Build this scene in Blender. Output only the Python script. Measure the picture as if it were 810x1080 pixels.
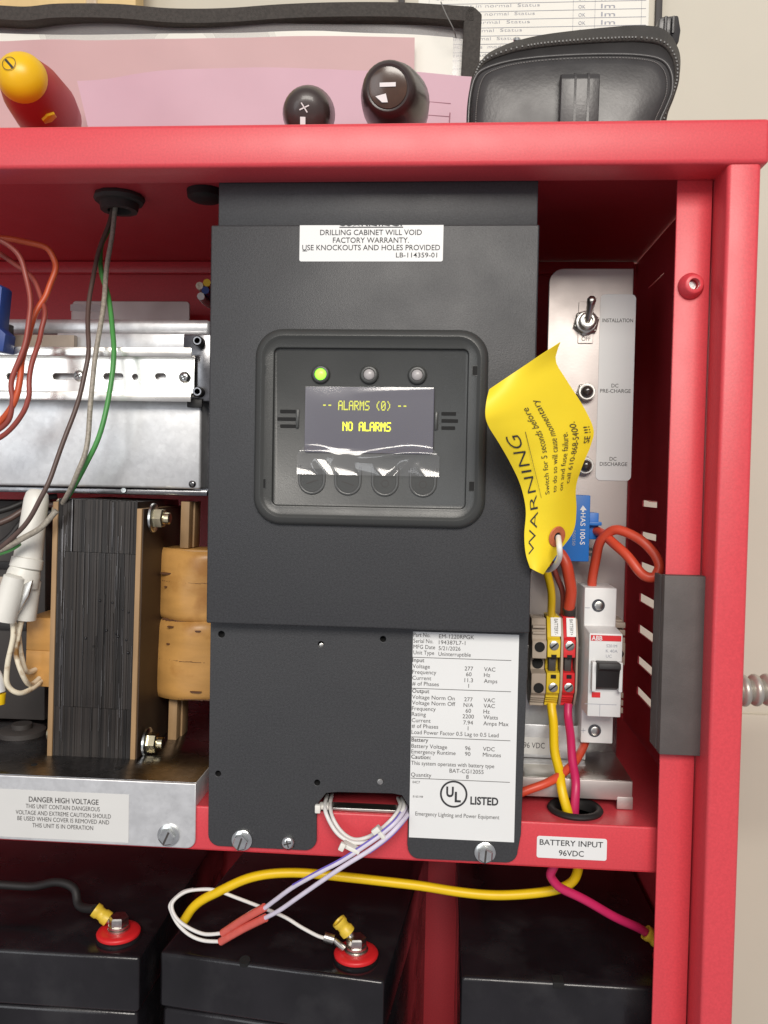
import bpy, bmesh, math, random
from mathutils import Vector, Matrix
random.seed(7)
R = math.radians
scene = bpy.context.scene
for o in list(bpy.data.objects): bpy.data.objects.remove(o)

# ------------------------------------------------------------------ camera
F_PX, W_PX, H_PX, CAM_D = 880.0, 810.0, 1080.0, 0.40
YAW, PITCH, ROLL = 4.0, 1.9, 1.1          # left, down, roll in degrees
CAM_ROT = (Matrix.Rotation(R(YAW), 4, 'Z') @ Matrix.Rotation(R(90 - PITCH), 4, 'X') @ Matrix.Rotation(R(ROLL), 4, 'Z'))
CAM_POS = Vector((0, -CAM_D, 0))
cam_data = bpy.data.cameras.new('camera')
cam_data.sensor_fit = 'VERTICAL'; cam_data.sensor_height = 24.0
cam_data.lens = 24.0 * F_PX / H_PX
cam_data.clip_start = 0.01; cam_data.clip_end = 50
cam = bpy.data.objects.new('camera', cam_data)
cam.matrix_world = Matrix.Translation(CAM_POS) @ CAM_ROT
scene.collection.objects.link(cam); scene.camera = cam

# ------------------------------------------------------------------ world and lamps (indoor room light)
world = bpy.data.worlds.new('World'); scene.world = world; world.use_nodes = True
bg = world.node_tree.nodes['Background']
bg.inputs[0].default_value = (0.95, 0.93, 1.0, 1); bg.inputs[1].default_value = 0.35

def area(name, loc, target, size, size_y, power, col):
    l = bpy.data.lights.new(name, 'AREA'); l.shape = 'RECTANGLE'; l.size = size; l.size_y = size_y
    l.energy = power; l.color = col
    o = bpy.data.objects.new(name, l); o.location = loc
    o.rotation_euler = (Vector(target) - Vector(loc)).to_track_quat('-Z', 'Y').to_euler()
    scene.collection.objects.link(o)
    return o
area('ceiling_light', (0.22, -1.95, 1.02), (0, 0, 0), 1.3, 0.7, 45, (1.0, 0.945, 0.87))
area('window_light', (-1.15, -2.4, 0.25), (0, 0, -0.05), 0.9, 1.2, 9, (0.93, 0.97, 1.0))
scene.view_settings.view_transform = 'Standard'
scene.view_settings.look = 'None'
scene.view_settings.exposure = 0.0
scene.view_settings.gamma = 1.0
scene.render.engine = 'CYCLES'

# ------------------------------------------------------------------ helpers
def P(px, py, Y):
    d = CAM_ROT @ Vector(((px - W_PX / 2) / F_PX, -(py - H_PX / 2) / F_PX, -1.0))
    return CAM_POS + d * ((Y - CAM_POS.y) / d.y)
def S(Y): return (Y + CAM_D) / F_PX           # metres per photo pixel at depth Y
def rect(x0, y0, x1, y1, Y):                  # world-aligned rectangle seen at these pixels on plane Y
    a, b, c, d = P(x0, y0, Y), P(x1, y0, Y), P(x0, y1, Y), P(x1, y1, Y)
    return (a.x + c.x) / 2, (c.z + d.z) / 2, (b.x + d.x) / 2, (a.z + b.z) / 2   # x0, z0, x1, z1
def lin(c):
    c /= 255.0
    return c / 12.92 if c <= 0.04045 else ((c + 0.055) / 1.055) ** 2.4
def L3(r, g, b): return (lin(r), lin(g), lin(b))

def mat(name, col, rough=0.5, metal=0.0, var=0.0, vscale=60, bump=0.0, bscale=900, spec=0.5, coat=0.0,
        alpha=1.0, emit=None, estr=0.0, rvar=0.0, spangle=0.0, aniso=None, trans=0.0, var2=None, v2scale=8):
    m = bpy.data.materials.new(name); m.use_nodes = True
    nt = m.node_tree; N = nt.nodes; b = N['Principled BSDF']
    b.inputs['Base Color'].default_value = (*col, 1)
    b.inputs['Roughness'].default_value = rough; b.inputs['Metallic'].default_value = metal
    b.inputs['Specular IOR Level'].default_value = spec
    b.inputs['Coat Weight'].default_value = coat; b.inputs['Coat Roughness'].default_value = 0.15
    b.inputs['Alpha'].default_value = alpha
    b.inputs['Transmission Weight'].default_value = trans
    if emit: b.inputs['Emission Color'].default_value = (*emit, 1); b.inputs['Emission Strength'].default_value = estr
    tc = N.new('ShaderNodeTexCoord'); vec = tc.outputs['Object']
    if aniso:
        mp = N.new('ShaderNodeMapping'); mp.inputs['Scale'].default_value = aniso
        nt.links.new(vec, mp.inputs[0]); vec = mp.outputs[0]
    src = None
    if var > 0:
        n = N.new('ShaderNodeTexNoise'); n.inputs['Scale'].default_value = vscale; n.inputs['Detail'].default_value = 6
        nt.links.new(vec, n.inputs[0])
        cr = N.new('ShaderNodeValToRGB')
        cr.color_ramp.elements[0].position = 0.3; cr.color_ramp.elements[1].position = 0.7
        cr.color_ramp.elements[0].color = (*[max(0, c * (1 - var)) for c in col], 1)
        cr.color_ramp.elements[1].color = (*[min(1, c * (1 + var)) for c in col], 1)
        nt.links.new(n.outputs[0], cr.inputs[0]); src = cr.outputs[0]
    if spangle > 0:
        v = N.new('ShaderNodeTexVoronoi'); v.inputs['Scale'].default_value = 420
        nt.links.new(tc.outputs['Object'], v.inputs[0])
        mx = N.new('ShaderNodeMix'); mx.data_type = 'RGBA'; mx.blend_type = 'MULTIPLY'; mx.inputs[0].default_value = spangle
        if src: nt.links.new(src, mx.inputs[6])
        else: mx.inputs[6].default_value = (*col, 1)
        bw = N.new('ShaderNodeRGBToBW'); nt.links.new(v.outputs['Color'], bw.inputs[0])
        nt.links.new(bw.outputs[0], mx.inputs[7]); src = mx.outputs[2]
    if var2:
        n = N.new('ShaderNodeTexNoise'); n.inputs['Scale'].default_value = v2scale; n.inputs['Detail'].default_value = 4
        nt.links.new(tc.outputs['Object'], n.inputs[0])
        cr = N.new('ShaderNodeValToRGB'); cr.color_ramp.elements[0].position = 0.52; cr.color_ramp.elements[1].position = 0.68
        nt.links.new(n.outputs[0], cr.inputs[0])
        mx = N.new('ShaderNodeMix'); mx.data_type = 'RGBA'
        nt.links.new(cr.outputs[0], mx.inputs[0])
        if src: nt.links.new(src, mx.inputs[6])
        else: mx.inputs[6].default_value = (*col, 1)
        mx.inputs[7].default_value = (*var2, 1); src = mx.outputs[2]
    if src: nt.links.new(src, b.inputs['Base Color'])
    if rvar > 0:
        n = N.new('ShaderNodeTexNoise'); n.inputs['Scale'].default_value = 35; n.inputs['Detail'].default_value = 5
        nt.links.new(tc.outputs['Object'], n.inputs[0])
        mr = N.new('ShaderNodeMapRange'); mr.inputs[3].default_value = max(0.02, rough - rvar); mr.inputs[4].default_value = rough + rvar
        mr.inputs[1].default_value = 0.3; mr.inputs[2].default_value = 0.7
        nt.links.new(n.outputs[0], mr.inputs[0]); nt.links.new(mr.outputs[0], b.inputs['Roughness'])
    if bump > 0:
        n = N.new('ShaderNodeTexNoise'); n.inputs['Scale'].default_value = bscale; n.inputs['Detail'].default_value = 3
        nt.links.new(vec, n.inputs[0])
        bp = N.new('ShaderNodeBump'); bp.inputs['Strength'].default_value = bump; bp.inputs['Distance'].default_value = 0.0006
        nt.links.new(n.outputs[0], bp.inputs['Height']); nt.links.new(bp.outputs[0], b.inputs['Normal'])
    return m

M = {}
M['red'] = mat('red_powder_coat', (0.66, 0.060, 0.076), 0.38, var=0.07, vscale=900, bump=0.10, bscale=1500, rvar=0.035)
M['black_paint'] = mat('black_powder_coat', (0.036, 0.037, 0.040), 0.46, var=0.22, vscale=1000, bump=0.16, bscale=2200, rvar=0.05)
M['black_plastic'] = mat('black_plastic', (0.050, 0.052, 0.050), 0.34, bump=0.12, bscale=2500, rvar=0.06)
M['gloss_black'] = mat('gloss_black_plastic', (0.014, 0.014, 0.016), 0.22, bump=0.05, bscale=500, rvar=0.12, var=0.3, vscale=30)
M['battery'] = mat('battery_case', (0.011, 0.010, 0.012), 0.22, var=0.35, vscale=28, bump=0.08, bscale=700, rvar=0.12, var2=(0.022, 0.021, 0.023), v2scale=34)
M['button_gloss'] = mat('glossy_dark_plastic', (0.11, 0.112, 0.11), 0.16)
M['rubber'] = mat('black_rubber', (0.016, 0.015, 0.015), 0.55, bump=0.1)
M['foam'] = mat('grey_edge_guard', (0.095, 0.082, 0.078), 0.65, var=0.12, vscale=90, bump=0.25, bscale=1500)
M['galv'] = mat('galvanised_steel', (0.72, 0.73, 0.74), 0.38, 0.55, var=0.08, vscale=160, spangle=0.10, rvar=0.08, bump=0.06, bscale=260)
M['steel'] = mat('brushed_steel', (0.66, 0.64, 0.60), 0.34, 1.0, var=0.10, vscale=40, rvar=0.07, bump=0.05, bscale=900)
M['plate_steel'] = mat('matte_zinc_plate', (0.54, 0.49, 0.465), 0.48, 0.75, var=0.07, vscale=14, rvar=0.08, bump=0.05, bscale=800)
M['rail'] = mat('zinc_rail', (0.86, 0.84, 0.79), 0.26, 1.0, var=0.05, vscale=30, rvar=0.06)
M['dark_steel'] = mat('dark_steel', (0.25, 0.25, 0.26), 0.26, 1.0, var=0.2, vscale=40, spangle=0.3, rvar=0.08)
M['zinc'] = mat('zinc_bolt', (0.74, 0.76, 0.74), 0.25, 1.0, var=0.12, vscale=300, rvar=0.08)
M['brass_zinc'] = mat('yellow_zinc', (0.78, 0.70, 0.48), 0.25, 1.0, var=0.15, vscale=260, rvar=0.08)
M['screw'] = mat('steel_screw', (0.55, 0.54, 0.51), 0.3, 1.0, var=0.2, vscale=400)
M['hole'] = mat('dark_opening', (0.006, 0.006, 0.006), 0.8)
M['white_label'] = mat('white_vinyl', (0.78, 0.79, 0.78), 0.42, var=0.02, vscale=20, bump=0.02, bscale=300)
M['clear_label'] = mat('grey_satin_label', (0.67, 0.67, 0.65), 0.4, var=0.04, vscale=20)
M['ink'] = mat('black_ink', (0.030, 0.030, 0.034), 0.6)
M['grey_ink'] = mat('grey_ink', (0.085, 0.08, 0.08), 0.6)
M['pale_ink'] = mat('faded_ink', (0.36, 0.37, 0.42), 0.6)
M['white_ink'] = mat('white_ink', (0.8, 0.8, 0.8), 0.5)
M['tag'] = mat('yellow_card', L3(250, 222, 44), 0.5, var=0.03, vscale=30, bump=0.03, bscale=600)
M['eyelet'] = mat('terracotta_eyelet', L3(190, 105, 70), 0.6, var=0.1, vscale=400)
M['white_plastic'] = mat('white_plastic', (0.74, 0.74, 0.73), 0.38, var=0.02, bump=0.03)
M['cream_plastic'] = mat('milky_nylon', (0.80, 0.79, 0.73), 0.42, var=0.05, vscale=90, bump=0.1, bscale=500)
M['beige_plastic'] = mat('grey_beige_plastic', L3(176, 162, 146), 0.5, var=0.05, vscale=100)
M['yellow_plastic'] = mat('yellow_plastic', L3(228, 196, 45), 0.42, var=0.04)
M['red_plastic'] = mat('red_plastic', L3(215, 38, 42), 0.4, var=0.04)
M['blue_plastic'] = mat('blue_plastic', L3(38, 110, 190), 0.42, var=0.04)
M['dark_blue'] = mat('dark_blue_plastic', L3(40, 70, 140), 0.5, var=0.08)
M['yellow_wire'] = mat('yellow_wire', L3(240, 200, 20), 0.4, var=0.05, vscale=80)
M['magenta_wire'] = mat('magenta_red_wire', L3(200, 40, 95), 0.38, var=0.05, vscale=80)
M['orange_wire'] = mat('orange_red_wire', L3(212, 78, 52), 0.4, var=0.06, vscale=80)
M['bright_orange_wire'] = mat('orange_wire', L3(200, 86, 50), 0.4, var=0.06, vscale=80)
M['brown_wire'] = mat('brown_red_wire', L3(152, 72, 62), 0.42, var=0.08, vscale=80)
M['dark_wire'] = mat('brown_black_wire', L3(92, 74, 68), 0.4, var=0.1, vscale=150)
M['grey_wire'] = mat('grey_wire', L3(156, 149, 136), 0.45, var=0.30, vscale=700)
M['green_wire'] = mat('green_wire', L3(80, 152, 80), 0.42, var=0.06, vscale=150)
M['white_wire'] = mat('white_wire', L3(228, 226, 222), 0.42, var=0.03)
M['lilac_wire'] = mat('white_violet_wire', L3(214, 207, 224), 0.42, var=0.06, vscale=200)
M['violet'] = mat('violet_stripe', L3(112, 96, 190), 0.42)
M['ivory_wire'] = mat('ivory_wire', L3(236, 226, 202), 0.45, var=0.05, vscale=200, var2=L3(150, 110, 60), v2scale=120)
M['splice'] = mat('red_translucent_splice', L3(214, 96, 84), 0.25, var=0.12, vscale=160, coat=0.4)
M['lug_yellow'] = mat('yellow_lug', L3(222, 190, 60), 0.4, var=0.12, vscale=300)
M['tin'] = mat('tinned_metal', (0.62, 0.60, 0.56), 0.32, 1.0, var=0.15, vscale=300)
M['wood'] = mat('phenolic_board', L3(166, 134, 96), 0.6, var=0.16, vscale=130, bump=0.15, bscale=300, aniso=(1, 1, 0.2))
M['dark_board'] = mat('dark_resin_side', L3(62, 46, 34), 0.55, var=0.15, vscale=60)
M['coil'] = mat('tan_coil_paper', L3(200, 150, 84), 0.38, var=0.14, vscale=55, bump=0.2, bscale=120, var2=L3(172, 120, 60), v2scale=45, aniso=(0.6, 1, 2.2))
M['coil_stain'] = mat('brown_varnish', L3(92, 56, 28), 0.5)
M['varnish'] = mat('varnished_steel', (0.040, 0.034, 0.030), 0.36, 0.4, var=0.45, vscale=60, rvar=0.12, bump=0.15, bscale=160, aniso=(14, 1, 0.05))
M['varnish2'] = mat('varnished_steel_dark', (0.024, 0.021, 0.019), 0.38, 0.4, var=0.5, vscale=50, rvar=0.12, bump=0.15, bscale=160, aniso=(14, 1, 0.05))
M['lam_edge'] = mat('bare_lamination_edge', (0.26, 0.25, 0.25), 0.40, 0.9, var=0.6, vscale=40, aniso=(1, 1, 0.4))
M['wall'] = mat('beige_wall_paint', L3(207, 201, 185), 0.7, var=0.03, vscale=8, bump=0.10, bscale=160)
M['base'] = mat('trim_paint', L3(203, 196, 179), 0.7, var=0.03, vscale=8)
M['paper'] = mat('white_paper', L3(238, 236, 226), 0.6, var=0.02, vscale=20)
M['pink_paper'] = mat('pink_paper', L3(206, 168, 180), 0.6, var=0.03, vscale=25)
M['mauve_paper'] = mat('mauve_paper', L3(202, 166, 166), 0.6, var=0.03, vscale=25)
M['pink_ink'] = mat('faint_maroon_ink', L3(150, 96, 110), 0.6)
M['webbing'] = mat('black_webbing', L3(64, 60, 56), 0.8, var=0.25, vscale=500, bump=0.6, bscale=1200)
M['leather'] = mat('black_leather', (0.045, 0.043, 0.043), 0.34, var=0.2, vscale=60, bump=0.10, bscale=600, rvar=0.08)
M['zipper'] = mat('zipper_teeth', (0.06, 0.06, 0.06), 0.4, 0.3)
M['thread'] = mat('grey_thread', (0.20, 0.20, 0.19), 0.8)
M['drv_yellow'] = mat('yellow_handle_cap', L3(238, 190, 20), 0.35, var=0.04)
M['drv_red'] = mat('red_handle', L3(178, 48, 46), 0.45, var=0.08, vscale=40)
M['drv_dark'] = mat('dark_brown_handle', L3(58, 48, 46), 0.4, var=0.15, vscale=60, coat=0.3)
M['drv_cap'] = mat('amber_handle_end', L3(74, 54, 42), 0.22, var=0.2, vscale=120, coat=0.4)
M['tan_wood'] = mat('tan_wood', L3(218, 188, 132), 0.55, var=0.07, vscale=14, aniso=(6, 6, 0.5))
M['cloth'] = mat('black_cloth', (0.02, 0.02, 0.02), 0.9, bump=0.4)
M['led_off'] = mat('led_off', (0.42, 0.40, 0.40), 0.3)
M['led_green'] = mat('led_green', (0.3, 0.9, 0.1), 0.3, emit=(0.30, 1.0, 0.04), estr=1.6)
M['dark_led'] = mat('dark_led_dome', (0.05, 0.04, 0.035), 0.10, coat=0.6)
M['screen'] = mat('lcd_glass', (0.105, 0.100, 0.130), 0.22, var=0.06, vscale=20, coat=0.5)
M['lcd_text'] = mat('lcd_pixel', (0.6, 0.62, 0.05), 0.5, emit=(0.80, 0.83, 0.02), estr=0.45)
M['lcd_bold'] = mat('lcd_pixel_bright', (0.7, 0.72, 0.05), 0.5, emit=(0.92, 0.95, 0.01), estr=0.95)
M['conduit'] = mat('flex_conduit_steel', (0.50, 0.48, 0.43), 0.38, 0.6, var=0.1, vscale=100)
M['abb_red'] = mat('red_print', L3(214, 40, 44), 0.45)
M['gunmetal'] = mat('anthracite_paint', L3(62, 58, 56), 0.6, var=0.05)

def film_mat(name, a, tint, rough, gloss=0.10):
    m = bpy.data.materials.new(name); m.use_nodes = True; nt = m.node_tree; N = nt.nodes
    for n in list(N): N.remove(n)
    out = N.new('ShaderNodeOutputMaterial'); mx = N.new('ShaderNodeMixShader'); mx.inputs[0].default_value = a
    t = N.new('ShaderNodeBsdfTransparent'); d = N.new('ShaderNodeBsdfDiffuse'); d.inputs[0].default_value = (*tint, 1)
    g = N.new('ShaderNodeBsdfGlossy'); g.inputs['Roughness'].default_value = rough
    m2 = N.new('ShaderNodeMixShader'); m2.inputs[0].default_value = gloss
    nt.links.new(t.outputs[0], mx.inputs[1]); nt.links.new(d.outputs[0], mx.inputs[2])
    nt.links.new(mx.outputs[0], m2.inputs[1]); nt.links.new(g.outputs[0], m2.inputs[2]); nt.links.new(m2.outputs[0], out.inputs[0])
    return m
M['film'] = film_mat('clear_protective_film', 0.06, (0.75, 0.75, 0.75), 0.13, 0.085)
M['film_thin'] = film_mat('clear_pouch_film', 0.14, (0.76, 0.72, 0.72), 0.2, 0.05)

COL = scene.collection
ROOTS = []
def thing(name, label, cat, group=None):
    o = bpy.data.objects.new(name, None); COL.objects.link(o)
    o.empty_display_size = 0.01
    o['label'] = label; o['category'] = cat
    if group: o['group'] = group
    ROOTS.append(o); return o
def tag(o, label, cat, group=None):
    o['label'] = label; o['category'] = cat
    if group: o['group'] = group
    return o
def link(name, me, m, parent=None, smooth=35):
    if smooth and len(me.polygons):
        me.polygons.foreach_set('use_smooth', [True] * len(me.polygons))
        me.set_sharp_from_angle(angle=R(smooth))
    me.materials.clear(); me.materials.append(M[m])
    o = bpy.data.objects.new(name, me); COL.objects.link(o)
    if parent is not None: o.parent = parent
    return o

class MB:
    def __init__(s): s.bm = bmesh.new()
    def box(s, x0, y0, z0, x1, y1, z1, bev=0.0, seg=2):
        r = bmesh.ops.create_cube(s.bm, size=1.0)
        for v in r['verts']:
            v.co = Vector((x0 + (v.co.x + .5) * (x1 - x0), y0 + (v.co.y + .5) * (y1 - y0), z0 + (v.co.z + .5) * (z1 - z0)))
        if bev > 0:
            es = list({e for v in r['verts'] for e in v.link_edges})
            bmesh.ops.bevel(s.bm, geom=es, offset=bev, segments=seg, profile=0.5, affect='EDGES')
        return s
    def prism(s, pts, vec, bev=0.0, seg=2):
        vec = Vector(vec)
        a = [s.bm.verts.new(Vector(p)) for p in pts]; b = [s.bm.verts.new(Vector(p) + vec) for p in pts]
        fs = [s.bm.faces.new(a), s.bm.faces.new(b[::-1])]
        n = len(pts)
        for i in range(n): fs.append(s.bm.faces.new((a[i], b[i], b[(i + 1) % n], a[(i + 1) % n])))
        bmesh.ops.recalc_face_normals(s.bm, faces=fs)
        if bev > 0:
            es = list({e for f in fs for e in f.edges})
            bmesh.ops.bevel(s.bm, geom=es, offset=bev, segments=seg, profile=0.5, affect='EDGES')
        return s
    def lathe(s, prof, p0, axis, n=24, phase=0.0):        # prof: (distance along axis, radius)
        p0 = Vector(p0); ax = Vector(axis).normalized()
        u = ax.orthogonal().normalized(); w = ax.cross(u)
        if abs(ax.y) > 0.9: u = Vector((1, 0, 0)); w = ax.cross(u).normalized(); u = w.cross(ax)
        rings = []
        for (d, r) in prof:
            c = p0 + ax * d
            if r <= 1e-7: rings.append([s.bm.verts.new(c)])
            else: rings.append([s.bm.verts.new(c + (u * math.cos(a) + w * math.sin(a)) * r) for a in [phase + 2 * math.pi * k / n for k in range(n)]])
        fs = []
        for A, B in zip(rings, rings[1:]):
            if len(A) == 1 and len(B) == 1: continue
            for k in range(n):
                k2 = (k + 1) % n
                if len(A) == 1: fs.append(s.bm.faces.new((A[0], B[k2], B[k])))
                elif len(B) == 1: fs.append(s.bm.faces.new((A[k], A[k2], B[0])))
                else: fs.append(s.bm.faces.new((A[k], A[k2], B[k2], B[k])))
        if len(rings[0]) > 1: fs.append(s.bm.faces.new(rings[0][::-1]))
        if len(rings[-1]) > 1: fs.append(s.bm.faces.new(rings[-1]))
        bmesh.ops.recalc_face_normals(s.bm, faces=fs)
        return s
    def tube(s, pts, r, n=10, sub=8, r_end=None, smooth=True):
        pts = [Vector(p) for p in pts]
        path = catmull(pts, sub) if smooth and len(pts) > 2 else pts
        m = len(path); up = None; rings = []
        for i, p in enumerate(path):
            t = (path[min(i + 1, m - 1)] - path[max(i - 1, 0)]).normalized()
            if up is None: up = t.orthogonal().normalized()
            up = (up - t * up.dot(t)); up = up.normalized() if up.length > 1e-6 else t.orthogonal().normalized()
            w = t.cross(up); rr = r if r_end is None else r + (r_end - r) * i / (m - 1)
            rings.append([s.bm.verts.new(p + (up * math.cos(a) + w * math.sin(a)) * rr) for a in [2 * math.pi * k / n for k in range(n)]])
        fs = []
        for A, B in zip(rings, rings[1:]):
            for k in range(n): fs.append(s.bm.faces.new((A[k], A[(k + 1) % n], B[(k + 1) % n], B[k])))
        fs.append(s.bm.faces.new(rings[0][::-1])); fs.append(s.bm.faces.new(rings[-1]))
        return s
    def grid(s, fn, nu, nv, thick=0.0, both=True):
        V = [[s.bm.verts.new(fn(i / nu, j / nv)) for j in range(nv + 1)] for i in range(nu + 1)]
        fs = []
        for i in range(nu):
            for j in range(nv): fs.append(s.bm.faces.new((V[i][j], V[i + 1][j], V[i + 1][j + 1], V[i][j + 1])))
        bmesh.ops.recalc_face_normals(s.bm, faces=fs)
        if thick: bmesh.ops.solidify(s.bm, geom=fs, thickness=thick)
        return s
    def raw(s, verts, faces):
        vs = [s.bm.verts.new(v) for v in verts]
        for f in faces:
            try: s.bm.faces.new([vs[i] for i in f])
            except ValueError: pass
        return s
    def build(s, name, m, parent=None, smooth=35):
        me = bpy.data.meshes.new(name); s.bm.to_mesh(me); s.bm.free()
        return link(name, me, m, parent, smooth)

def catmull(pts, sub):
    out = []; n = len(pts)
    for i in range(n - 1):
        p0, p1, p2, p3 = pts[max(i - 1, 0)], pts[i], pts[i + 1], pts[min(i + 2, n - 1)]
        for k in range(sub):
            t = k / sub
            out.append(0.5 * ((2 * p1) + (p2 - p0) * t + (2 * p0 - 5 * p1 + 4 * p2 - p3) * t * t + (3 * p1 - p0 - 3 * p2 + p3) * t ** 3))
    out.append(pts[-1]); return out

def rrect(x0, z0, x1, z1, r, n=5, corners=(1, 1, 1, 1)):     # corners: bl, br, tr, tl
    out = []
    for (cx, cz, a0, on) in ((x0 + r, z0 + r, 180, corners[0]), (x1 - r, z0 + r, 270, corners[1]), (x1 - r, z1 - r, 0, corners[2]), (x0 + r, z1 - r, 90, corners[3])):
        if on and r > 0:
            for k in range(n + 1):
                a = R(a0 + 90 * k / n); out.append((cx + r * math.cos(a), cz + r * math.sin(a)))
        else:
            out.append((x0 if a0 in (180, 90) else x1, z0 if a0 in (180, 270) else z1))
    return out
def circ(cx, cz, r, n=16): return [(cx + r * math.cos(2 * math.pi * k / n), cz + r * math.sin(2 * math.pi * k / n)) for k in range(n)]

def plate_mesh(name, outline, holes, thick, bev):
    cu = bpy.data.curves.new(name, 'CURVE'); cu.dimensions = '2D'; cu.fill_mode = 'BOTH'
    cu.extrude = max(thick / 2 - bev, 1e-5); cu.bevel_depth = bev; cu.bevel_resolution = 2; cu.offset = -bev
    for pts in [outline] + holes:
        sp = cu.splines.new('POLY'); sp.points.add(len(pts) - 1); sp.use_cyclic_u = True
        for q, p in zip(sp.points, pts): q.co = (p[0], p[1], 0, 1)
    ob = bpy.data.objects.new(name, cu)
    me = bpy.data.meshes.new_from_object(ob)
    bpy.data.objects.remove(ob); bpy.data.curves.remove(cu)
    return me
XZ = lambda y: Matrix(((1, 0, 0, 0), (0, 0, -1, y), (0, 1, 0, 0), (0, 0, 0, 1)))      # (u, v, w) -> (u, y - w, v)
YZ = lambda x: Matrix(((0, 0, 1, x), (1, 0, 0, 0), (0, 1, 0, 0), (0, 0, 0, 1)))       # (u, v, w) -> (x + w, u, v)
XY = lambda z: Matrix.Translation((0, 0, z))
def plate(name, outline, holes, y_front, thick, m, parent=None, bev=0.0004, mtx=None):
    me = plate_mesh(name, outline, holes, thick, bev)
    me.transform(mtx if mtx is not None else XZ(y_front + thick / 2))
    return link(name, me, m, parent, 40)

_fonts = {}
def text_geo(s, size=1.0, bold=0.0):
    key = (s, bold)
    if key not in _fonts:
        cu = bpy.data.curves.new('t', 'FONT'); cu.body = s; cu.size = 1.0; cu.resolution_u = 3; cu.offset = bold
        cu.fill_mode = 'FRONT'
        ob = bpy.data.objects.new('t', cu); me = bpy.data.meshes.new_from_object(ob)
        vs = [(v.co.x, v.co.y) for v in me.vertices]; fs = [tuple(p.vertices) for p in me.polygons]
        bpy.data.objects.remove(ob); bpy.data.curves.remove(cu); bpy.data.meshes.remove(me)
        _fonts[key] = (vs, fs)
    return _fonts[key]
class Print:
    """flat printed marks gathered into one mesh; fn maps (u, v) in metres to a point"""
    def __init__(s, fn): s.fn = fn; s.v = []; s.f = []
    def quad(s, u0, v0, u1, v1):
        b = len(s.v); s.v += [s.fn(u0, v0), s.fn(u1, v0), s.fn(u1, v1), s.fn(u0, v1)]; s.f.append((b, b + 1, b + 2, b + 3)); return s
    def text(s, t, u, v, cap, align='L', width=None, bold=0.0, shear=0.0):
        vs, fs = text_geo(t, bold=bold)
        if not vs: return s
        x0 = min(p[0] for p in vs); x1 = max(p[0] for p in vs)
        ky = cap / 0.70; kx = (width / (x1 - x0)) if width else ky
        w = (x1 - x0) * kx
        off = {'L': 0, 'C': -w / 2, 'R': -w}[align]
        b = len(s.v)
        s.v += [s.fn(u + off + (p[0] - x0) * kx + shear * p[1] * ky, v + p[1] * ky) for p in vs]
        s.f += [tuple(b + i for i in f) for f in fs]; return s
    def poly(s, pts):
        b = len(s.v); s.v += [s.fn(*p) for p in pts]; s.f.append(tuple(range(b, b + len(pts)))); return s
    def ring(s, cu, cv, r0, r1, n=40):
        for k in range(n):
            a, c = 2 * math.pi * k / n, 2 * math.pi * (k + 1) / n
            s.poly([(cu + r0 * math.cos(a), cv + r0 * math.sin(a)), (cu + r1 * math.cos(a), cv + r1 * math.sin(a)),
                    (cu + r1 * math.cos(c), cv + r1 * math.sin(c)), (cu + r0 * math.cos(c), cv + r0 * math.sin(c))])
        return s
    def build(s, name, m, parent):
        return MB().raw(s.v, s.f).build(name, m, parent, 0)
def flat(Y): return lambda u, v: Vector((u, Y, v))
# print placed by photo pixels on the plane Y
class PxPrint(Print):
    def __init__(s, Y): super().__init__(flat(Y)); s.Y = Y
    def ptext(s, t, px, py, cap_px, align='L', width_px=None, bold=0.0):
        p = P(px, py, s.Y); k = S(s.Y)
        return s.text(t, p.x, p.z, cap_px * k, align, width_px * k if width_px else None, bold)
    def pline(s, px0, px1, py, h):
        p = P((px0 + px1) / 2, py, s.Y); k = S(s.Y); w = (px1 - px0) * k
        return s.quad(p.x - w / 2, p.z - h * k / 2, p.x + w / 2, p.z + h * k / 2)

def hexbolt(c, r, h, m, parent, axis=(0, -1, 0), name='bolt', flange=True, slot=True, phase=0.2):
    mb = MB()
    if flange: mb.lathe([(0, r * 1.32), (h * .18, r * 1.32), (h * .3, r * 1.02)], c, axis, 28)
    mb.lathe([(h * .2, r), (h * .88, r), (h, r * .84), (h, 0)], c, axis, 6, phase)
    o = mb.build(name, m, parent, 30)
    if slot:
        c = Vector(c); a = Vector(axis); p = c + a * (h * 1.004)
        sl = MB()
        if abs(a.y) > .5:
            ang = phase + 1.0; d = Vector((math.cos(ang), 0, math.sin(ang))); e = Vector((-d.z, 0, d.x))
            q = [p + d * r * .8 + e * r * .12, p - d * r * .8 + e * r * .12, p - d * r * .8 - e * r * .12, p + d * r * .8 - e * r * .12]
            sl.prism(q, (0, -0.00008, 0)).build('slot', 'gunmetal', o)
    return o
def pan_screw(c, r, m, parent, name='screw', ang=0.3, axis=(0, -1, 0)):
    o = MB().lathe([(0, r), (r * .35, r * .96), (r * .6, r * .7), (r * .68, r * .3), (r * .68, 0)], c, axis, 20).build(name, m, parent, 50)
    cr = MB(); p = Vector(c) + Vector((0, -r * .69, 0))
    for k in range(2):
        a = ang + k * math.pi / 2; d = Vector((math.cos(a), 0, math.sin(a))); e = Vector((-d.z, 0, d.x))
        cr.prism([p + d * r * .55 + e * r * .1, p - d * r * .55 + e * r * .1, p - d * r * .55 - e * r * .1, p + d * r * .55 - e * r * .1], (0, -0.00006 - k * .00003, 0))
    cr.build('cross_recess', 'gunmetal', o)
    return o
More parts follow.
